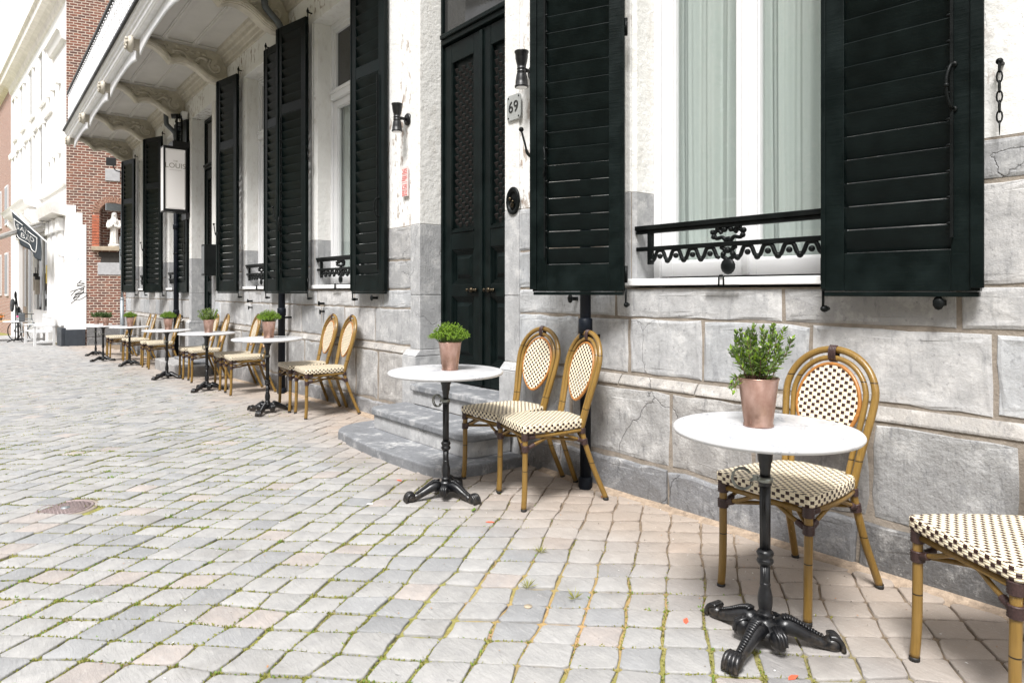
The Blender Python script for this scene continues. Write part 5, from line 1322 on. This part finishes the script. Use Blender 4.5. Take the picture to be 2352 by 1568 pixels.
for st_ in ([(640, 700), (660, 690), (640, 720), (690, 715)], [(650, 740), (680, 735), (645, 765), (650, 790), (670, 770), (680, 830), (660, 840)]):
    m.tube([(p.x, -.024, p.y) for p in spline([(*gp(*q), 0) for q in st_], 4)], .006, 5)
m.build('pale_graffiti', simple('pale_spray', (.62, .75, .82), .6), bh_)
m = MB(); m.box(-.2, 5, -.1, 6, 13, 13.3); m.build('roof', 'roof', bh_)

st = empty('statue', Matrix.Rotation(BA, 4, 'Z') @ Vector((cx + .03, .17, 0)) + Vector((-24.1, -.85, NZ0)), BA, label='white robed praying statue standing in the brick niche', cat='statue')
m = MB(); m.lathe([(.17, 0), (.17, .06), (.15, .09), (.0, .09)], 18); m.build('pedestal', 'statue', st); m = MB()
fp_ = [(.135, .09), (.13, .14), (.115, .3), (.11, .5), (.12, .62), (.135, .72), (.145, .80), (.13, .86), (.075, .905), (.045, .93), (.04, .95)]
m.lathe(fp_, 40, flute=9, fd=.16)
m.sphere((0, -.01, 1.01), .062, 9, sc=(.85, 1, 1.15)); m.lathe([(.115, .86), (.085, .93), (.083, 1.0), (.078, 1.06), (.05, 1.10), (.0, 1.115)], 24, o=(0, .025, 0))
for s_ in (-1, 1):
    m.tube(spline([(s_ * .125, 0, .83), (s_ * .165, -.02, .70), (s_ * .135, -.09, .62), (s_ * .05, -.135, .66), (s_ * .012, -.145, .73)], 4), [.055] * 5 + [.052] * 4 + [.045] * 4 + [.028] * 4, 9)
    m.tube([(s_ * .011, -.148, .70), (s_ * .006, -.150, .80)], [.018, .010], 7)
m.sphere((0, -.072, 1.005), .010, 5); m.build('figure', 'statue', st)

sp = empty('street_sign_pole', (-19.3, -.10, gz(-19.3)), label='grey zinc street sign pole with slim panels in front of the brick wall', cat='sign pole')
m = MB(); m.tube([(0, 0, -.1), (0, 0, 1.35)], .045, 12); m.tube([(0, 0, 1.35), (0, 0, 3.7)], .030, 12); m.lathe([(.046, 1.33), (.05, 1.36), (.03, 1.40)], 12); m.build('pole', 'galv', sp)
m = MB(); m.box(-.05, .05, -.36, .10, 3.60, 3.78); m.build('cross_arm', 'galv', sp, bevel=.008)
m = MB(); m.box(-.03, .03, .035, .12, 2.55, 3.55); m.box(-.045, .045, -.055, .03, 2.1, 2.95); m.build('sign_panel', 'galv', sp, bevel=.006)
fl = empty('floodlight', Matrix.Rotation(BA, 4, 'Z') @ Vector((1.24, -.5, 0)) + Vector((-24.1, -.85, 5.2)), BA, label='small black floodlight on an arm above the grey plaque', cat='floodlight')
m = MB(); m.box(-.13, .13, -.06, .06, -.12, .12); m.build('housing', 'blackmetal', fl, bevel=.01); m = MB(); m.tube(spline([(.05, 0, -.12), (.12, 0, -.26), (.3, .1, -.30), (.62, .5, -.42)], 4), .016, 6); m.build('arm', 'blackmetal', fl)

# ------------------------------------------------------------------ WHITE SHOP BUILDING, seen at a slant beyond the corner
WA = R(3.67); wb = empty('white_shop_building', (-24.1, -.85, 0), WA, label='sunlit white building with cornices and a ground floor shop', cat='building')
def WB(x0, x1, y0, y1, z0, z1, m): m.box(x0, x1, y0, y1, z0, z1)
m = MB(); WB(-13.5, -.002, 0, .35, 4.6, 10.93, m); WB(-3.3, -.002, 0, .35, .1, 4.6, m); WB(-13.5, -10.8, 0, .35, -.8, 4.6, m); WB(-6.9, -6.5, 0, .35, -.8, 4.6, m); WB(-10.8, -3.3, 0, .35, 3.4, 4.6, m); WB(-6.5, -3.3, 0, .35, -.8, .55, m)
WB(-13.5, -.1, .35, 6, 10.5, 10.8, m); m.build('facade', 'farwhite', wb)
m = MB()
m.prism([(0, 10.15), (-.06, 10.2), (-.10, 10.4), (-.22, 10.5), (-.38, 10.55), (-.40, 10.75), (-.48, 10.8), (-.48, 10.95), (0, 10.95)], -13.5, 0, 'x')
m.build('main_cornice', 'fartan', wb)
m = MB(); m.prism([(0, 8.9), (-.12, 8.95), (-.18, 9.15), (-.25, 9.2), (0, 9.2)], -2.4, 0, 'x'); m.prism([(0, 7.2), (-.08, 7.2), (-.10, 7.4), (0, 7.4)], -13.5, -2.4, 'x')
m.prism([(0, 4.5), (-.1, 4.5), (-.14, 4.72), (0, 4.72)], -13.5, 0, 'x')
for x in (-1.2, -2.2, -3.2): m.box(x, x + .3, -.12, 0, 7.8, 8.3); m.box(x, x + .3, -.10, 0, 5.6, 6.0)
m.build('string_course', 'farwhite', wb)
for x in (-12.4, -9.9, -7.4, -4.9):
    m = MB()
    for z0, z1 in ((4.95, 7.05), (7.9, 9.6)): m.box(x, x + .12, -.09, 0, z0, z1); m.box(x + 1.0, x + 1.12, -.09, 0, z0, z1); m.box(x - .08, x + 1.20, -.10, 0, z1, z1 + .16); m.box(x - .04, x + 1.16, -.09, 0, z0 - .12, z0)
    m.build('window_surround', 'farwhite', wb, bevel=.02)
for x in (-12.4, -9.9, -7.4, -4.9):
    for z0, z1 in ((4.95, 7.05), (7.9, 9.6)):
        q = MB(); q.box(x + .12, x + 1.0, -.03, 0, z0, z1); f = q.build('window', 'white', wb); q = MB(); q.box(x + .2, x + .52, -.036, -.031, z0 + .1, z1 - .1); q.box(x + .6, x + .92, -.036, -.031, z0 + .1, z1 - .1); q.build('pane', 'darkglass', f)
m = MB(); m.prism([(0, 3.95), (-.12, 4.0), (-.16, 4.2), (-.5, 4.3), (-.56, 4.45), (-.62, 4.5), (0, 4.6)], -11, -4.6, 'x'); m.prism([(0, 3.4), (-.1, 3.4), (-.1, 3.9), (0, 3.9)], -11, -3.3, 'x')
for x in (-10.6, -8.5, -6.7, -5.5, -4.9): m.prism([(-.05, 3.4), (-.16, 3.45), (-.2, 3.7), (-.42, 3.95), (-.42, 4.15), (-.05, 4.15)], x, x + .22, 'x')
m.build('shop_cornice', 'farwhite', wb, bevel=.01)
m = MB(); m.prism([(0, 3.55), (-.35, 3.62), (-.42, 3.95), (0, 4.0)], -3.3, -.1, 'x')
m.build('pier_cornice', 'fartan', wb)
m = MB()
for x in (-2.9, -1.9, -.9): m.box(x, x + .5, -.09, 0, .15, 3.3); m.box(x - .06, x + .56, -.16, 0, 3.1, 3.5)
m.build('pilaster', 'farwhite', wb, bevel=.02)
m = MB(); m.box(-.75, .02, -.13, 0.2, -.8, .10); m.build('black_base', 'navy', wb, bevel=.005)
for a, c in ((-6.4, -5.0), (-4.9, -3.35)):
    q = MB(); q.box(a, a + .1, .05, .15, .55, 3.35); q.box(c - .1, c, .05, .15, .55, 3.35); q.box(a + .1, c - .1, .05, .15, 3.2, 3.35); f = q.build('shop_window', 'white', wb); q = MB(); q.box(a + .1, c - .1, .08, .1, .55, 3.2); q.build('pane', 'darkglass', f)
q = MB(); q.box(-4.35, -3.7, .07, .079, 1.5, 2.15); q.build('yellow_poster', 'yellow', wb)
q = MB(); q.box(-10.7, -9.3, .12, .2, -.7, 3.3); f = q.build('shop_door', simple('brown_door', (.20, .14, .10), .5), wb); q = MB(); q.box(-10.4, -9.6, .112, .119, .6, 3.0); q.build('pane', 'darkglass', f)
q = MB(); q.box(-9.2, -7.0, .12, .2, -.7, 3.3); f = q.build('shop_door', 'white', wb); q = MB(); q.box(-8.9, -8.3, .112, .119, .4, 3.0); q.box(-8.0, -7.4, .112, .119, .4, 3.0); q.build('pane', 'darkglass', f)

fb = empty('far_brick_house', (-24.1, -.85, 0), WA, label='pinkish brick house beyond the white shop at the left edge', cat='building')
m = MB(); uvbox(m, -60, -13.52, 0.3, 1.0, -1.5, 11.6); m.build('brick_wall', 'farbrick', fb)
m = MB(); m.prism([(.3, 11.3), (.1, 11.4), (-.1, 11.6), (-.1, 11.7), (.3, 11.7)], -60, -13.6, 'x'); m.build('eaves', 'fartan', fb)
for k, x in enumerate((-15.6, -18.6, -21.6, -25)):
    for z0, z1 in ((1.0, 3.2), (4.6, 6.6)):
        q = MB(); q.box(x, x + 1.2, .24, .3, z0, z1); f = q.build('window', 'white', fb); q = MB(); q.box(x + .1, x + 1.1, .232, .239, z0 + .1, z1 - .1); q.build('pane', 'darkglass', f)
q = MB(); q.tube([(-13.9, .2, -.8), (-13.9, .2, 9.3)], .07, 10); q.build('downpipe', 'galv', fb)
q = MB(); q.prism([(.3, 11.7), (5, 13.6), (5, 13.7), (.3, 11.85)], -40, -13.6, 'x'); q.build('roof', 'roof', fb)

# flag on a pole from the corner
fg = empty('shop_flag', (-24.15, -.93, 2.29), label='black cloth flag reading THE SALAD BAR on a slanting white pole', cat='flag')
pA = Vector((0, 0, 0)); pB = Vector((-3.1, -1.15, 1.62)); D_ = (pB - pA)
m = MB(); m.tube([pA, pB], .018, 8); m.tube([pA - D_ * .01, pA + D_ * .05], .028, 8); m.build('flag_pole', 'white', fg)
ex = D_.normalized(); V = []; nu, nv = 22, 16
def flagpt(u, v):                                       # u along the pole from the near end, v down the cloth
    base = pA + D_ * (.42 + .56 * u); dn = Vector((.10 * math.sin(v * 2), 0, -1)) * (.80 * v)
    w2 = .045 * math.sin(u * 12 + v * 3.0) * (.2 + v)
    return base + dn + Vector((.1 * v * (1 - u), w2 - .0, 0)) + ex * (-.18 * v * u)
m = MB(); V = [flagpt(i / nu, j / nv) for j in range(nv + 1) for i in range(nu + 1)]
fsq = [(j * (nu + 1) + i, j * (nu + 1) + i + 1, (j + 1) * (nu + 1) + i + 1, (j + 1) * (nu + 1) + i) for j in range(nv) for i in range(nu)]
m.add(V, fsq, 0, None, None, True); cl = m.build('cloth', 'flag', fg, fixn=False); sm_ = cl.modifiers.new('thick', 'SOLIDIFY'); sm_.thickness = .004
def wrapflag(ob, uc, vc, su, sv, off=.012):             # lay flat lettering on the waving cloth
    for v in ob.data.vertices:
        u = uc - v.co.x * su; w_ = vc - v.co.y * sv; p = flagpt(u, w_)
        du = flagpt(u + .01, w_) - p; dv = flagpt(u, w_ + .01) - p; nn = du.cross(dv).normalized()
        v.co = p + nn * (off if nn.y < 0 else -off)
    ob.data.update()
for body, size, uc, vc in (('THE', .10, .5, .23), ('SALAD', .27, .5, .40), ('BAR', .27, .5, .62)):
    t_ = text_mesh('lettering', body, size, 'paper', fg, (0, 0, 0), (0, 0, 0), .001, 1.05); wrapflag(t_, uc, vc, .75, .95)
m = MB()
def fline(pts, w=.010):
    P2 = [flagpt(u, v) for u, v in pts]; nrm = (flagpt(.51, .5) - flagpt(.5, .5)).cross(flagpt(.5, .51) - flagpt(.5, .5)).normalized(); nrm = nrm if nrm.y < 0 else -nrm
    m.tube([p + nrm * .014 for p in P2], w, 5)
for k in ([(.12 + .28 * i / 8, .20) for i in range(9)], [(.62 + .28 * i / 8, .20) for i in range(9)], [(.12, .20 + .58 * i / 8) for i in range(9)], [(.90, .20 + .58 * i / 8) for i in range(9)], [(.12 + .78 * i / 16, .78) for i in range(17)]): fline(k)
m.build('border_line', 'paper', fg)
aw = empty('white_awning', (-27.8, -1.2, 2.9), WA, label='white shop awning on a slanting arm behind the flag', cat='awning')
m = MB(); m.prism([(0, .75), (-1.5, .05), (-1.5, -.25), (-1.47, -.25), (-1.44, .02), (0, .70)], -5.5, 1.0, 'x'); m.build('canvas', 'awning', aw)
m = MB(); m.tube([(.95, 0, .6), (.95, -1.5, .0)], .03, 8); m.build('arm', 'white', aw)

# bench, two cafe tables, bicycle and small goods by the shop
bn = empty('white_bench', (-26.15, -1.43, gz(-26.15)), R(5), label='white painted wooden bench by the white shop wall', cat='bench')
for nm_, L_ in (('leg', [(-.86, -.24), (.80, -.24), (-.86, .26), (.80, .26)]),):
    for lx, ly in L_:
        m = MB(); m.box(lx, lx + .07, ly, ly + .07, 0, .62 if ly < 0 else .98); m.build('leg', 'white', bn, bevel=.006)
m = MB()
for k in range(4): m.box(-.86, .87, -.22 + k * .12, -.12 + k * .12, .42, .45)
m.box(.80, .87, -.17, .26, .10, .17); m.box(-.86, -.79, -.17, .26, .10, .17); m.build('seat', 'white', bn, bevel=.004)
m = MB()
for k in range(8): m.box(-.75 + k * .2, -.65 + k * .2, .27, .30, .46, .90)
m.box(-.79, .80, .26, .31, .88, .98); m.build('backrest', 'white', bn, bevel=.004)
m = MB(); m.box(-.88, -.77, -.26, .3, .62, .66); m.box(.78, .89, -.26, .3, .62, .66); m.build('armrest', 'white', bn, bevel=.004)
ct = empty('white_cafe_table', (-29.4, -1.80, gz(-29.4)), label='round white table on a black three footed base left of the bench', cat='table')
m = MB(); m.lathe([(.0, .72), (.44, .72), (.45, .735), (.44, .75), (.0, .75)], 32); m.build('tabletop', 'white', ct)
m = MB(); m.lathe([(.05, .05), (.03, .2), (.028, .4), (.036, .42), (.028, .45), (.028, .7), (.08, .72)], 12)
for k in range(4): a = R(20 + 90 * k); m.tube(spline([(0, 0, .12), (.16 * math.cos(a), .16 * math.sin(a), .09), (.34 * math.cos(a), .34 * math.sin(a), .02)], 4), .022, 6)
m.build('base', 'cast', ct)
wt = empty('wooden_cafe_table', (-31.5, -2.35, gz(-31.5)), label='wooden topped table on a black square column at the left edge', cat='table')
m = MB(); m.box(-.7, .7, -.4, .4, .73, .765); m.build('tabletop', 'wood', wt, bevel=.006); m = MB(); m.box(-.10, .10, -.05, .05, .03, .73); m.lathe([(.38, 0), (.36, .02), (.1, .04)], 24); m.build('base', 'blackmetal', wt)
bk = empty('bicycle', (-30.9, -1.55, gz(-30.9)), R(35), label='parked bicycle with a bright pink saddle by the shop', cat='bicycle')
for nm_, x in (('wheel', -.5), ('wheel', .5)):
    m = MB(); m.tube([(x + .33 * math.cos(t), 0, .34 + .33 * math.sin(t)) for t in [2 * PI * k / 28 for k in range(28)]], .016, 6, closed=True)
    wl_ = m.build('wheel', 'rubber', bk); m = MB()
    for k in range(10): a = PI * k / 10; m.tube([(x + .32 * math.cos(a), 0, .34 + .32 * math.sin(a)), (x - .32 * math.cos(a), 0, .34 - .32 * math.sin(a))], .002, 4)
    m.build('spokes', 'clip', wl_)
m = MB(); J = {'bb': (-.05, 0, .30), 'st': (-.20, 0, .82), 'hd': (.38, 0, .82), 'hl': (.40, 0, .62), 'rw': (-.5, 0, .34), 'fw': (.5, 0, .34)}
for a, c in (('bb', 'st'), ('st', 'hd'), ('bb', 'hl'), ('bb', 'rw'), ('rw', 'st'), ('hd', 'fw')): m.tube([J[a], J[c]], .018, 7)
m.tube([(.38, 0, .82), (.36, 0, .98)], .016, 6); m.build('frame', 'galv', bk)
m = MB(); m.tube(spline([(.22, -.28, .98), (.34, -.22, 1.02), (.37, 0, 1.0), (.34, .22, 1.02), (.22, .28, .98)], 4), .014, 6); m.build('handlebar', 'blackmetal', bk)
m = MB(); m.sphere((-.23, 0, .90), .13, 7, sc=(1.1, .65, .35)); m.build('saddle', 'pink', bk)
o = empty('grey_bag', (-29.0, -1.72, gz(-29) + .751), label='slate grey bag standing on the white table', cat='bag')
m = MB(); m.prism([(-.16, 0), (.16, 0), (.13, .26), (-.10, .30)], -.09, .09, 'y'); m.build('body', 'cloth', o, bevel=.02); m = MB(); m.tube(spline([(-.08, 0, .28), (-.03, 0, .38), (.05, 0, .38), (.1, 0, .27)], 4), .01, 6); m.build('handle', 'blackmetal', o)
o = empty('orange_flowers', (-31.6, -2.25, gz(-31.6) + .766), label='pot of orange flowers on the wooden table', cat='flowers')
m = MB(); m.lathe([(.05, 0), (.07, .1), (.0, .1)], 12); m.build('pot', 'clip', o)
leaf_cloud('petals', ['orange', 'leaf_dark'], o, [(Vector((random.gauss(0, .06), random.gauss(0, .06), .16 + random.gauss(0, .04))), rv(), rv(), .06, .04, 0 if random.random() < .7 else 1) for _ in range(160)])
for i, (x, y, z, lab) in enumerate([(-29.6, -1.28, 1.25, 'dark topped canvas bag hanging left of the shop window'), (-29.1, -1.26, 1.12, 'dark topped canvas bag hanging nearest the shop window')]):
    o = empty('hanging_bag', (x, y, z), label=lab, cat='bag', group='canvas bags hanging by the shop')
    m = MB(); m.prism([(-.16, 0), (.16, 0), (.13, .62), (-.13, .62)], -.07, .07, 'y'); m.build('body', simple('bag_canvas' + str(i), (.45, .40, .34), .8), o, bevel=.02)
    m = MB(); m.box(-.135, .135, -.075, .075, .52, .64); m.tube([(0, 0, .64), (.05, 0, .85)], .012, 5); m.build('flap', 'blackmetal', o)
o = empty('coat_rack', (-32.6, -1.75, gz(-32.6)), label='dark clothes rack with hanging bags at the shop door', cat='rack')
m = MB(); m.tube([(0, 0, 0), (.1, 0, 1.9)], .02, 6); m.tube([(.3, .2, 0), (.12, 0, 1.9)], .02, 6); m.tube([(-.3, .1, 0), (.1, 0, 1.8)], .02, 6); m.build('stand', 'iron', o)
m = MB(); m.sphere((-.22, -.1, 1.30), .12, 6, sc=(.6, .6, 1.9)); m.sphere((.22, -.1, 1.45), .10, 6, sc=(1.3, .8, 1.7)); m.sphere((.05, 0, 1.75), .07, 6, sc=(.7, .7, 2.2)); m.sphere((0, .1, 1.1), .11, 6, sc=(1, .7, 1.8)); m.build('bundle', 'cloth', o)

mh.scale = (.84, .84, 1)
# ------------------------------------------------------------------ OPPOSITE SIDE OF THE STREET (behind the camera; it is what the panes and paint reflect)
for i, (x0, x1, hgt, mt_, lab) in enumerate([(-34, -22, 10.5, 'brick', 'dark brick house opposite the white shop, behind the viewer'), (-21.9, -9, 12, 'tan', 'plain stone house opposite the far doorway, behind the viewer'), (-8.9, 3, 11, 'brick', 'brick house opposite the near doorway, behind the viewer'), (3.1, 16, 12, 'tan', 'stone house opposite the right end of the street, behind the viewer')]):
    o = empty('opposite_house', (x0, -17, 0), label=lab, cat='building')
    m = MB(); uvbox(m, 0, x1 - x0, -6, 0, -1, hgt); m.build('wall', mt_, o)
    for k in range(int((x1 - x0) / 2.6)):
        for z in (1.0, 4.4, 7.6):
            q = MB(); q.box(.9 + k * 2.6, 2.1 + k * 2.6, 0, .05, z, z + 2); f = q.build('window', 'white', o); q = MB(); q.box(1.0 + k * 2.6, 2.0 + k * 2.6, .051, .06, z + .1, z + 1.9); q.build('pane', 'darkglass', f)
    m = MB(); m.prism([(.3, hgt), (-3, hgt + 2.6), (-6.3, hgt)], -.1, x1 - x0 - .1, 'x'); m.build('roof', 'roof', o)
for i, (x, y, lab) in enumerate([(-1.5, -10.5, 'leafy street tree behind the viewer at the right'), (-8, -11.5, 'leafy street tree behind the viewer opposite the steps'), (5, -11, 'leafy street tree behind the viewer beyond the frame')]):
    o = empty('street_tree', (x, y, 0), label=lab, cat='tree', group='street trees opposite')
    m = MB(); m.tube(spline([(0, 0, -.1), (.05, 0, 1.5), (-.05, .1, 3.2), (.1, 0, 5.2)], 4), [.2 - .01 * k for k in range(13)], 9)
    for k in range(6): a = k * 1.1; m.tube(spline([(0, 0, 2.8 + k * .2), (.8 * math.cos(a), .8 * math.sin(a), 3.9 + k * .2), (1.8 * math.cos(a), 1.8 * math.sin(a), 5 + k * .2)], 3), [.09, .08, .07, .05, .04, .03, .02], 6)
    m.build('trunk', 'tan', o); it = []
    cl_ = [(rv() * random.uniform(.6, 2.4)) for _ in range(34)]
    for q in cl_:
        for _ in range(110): it.append((Vector((0, 0, 5.8)) + Vector((q.x, q.y, q.z * .85)) + rv() * random.uniform(.1, .75), rv(), rv(), .22, .12, 0 if random.random() < .6 else 1))
    leaf_cloud('crown', ['leaf_dark', 'leaf_deep'], o, it)
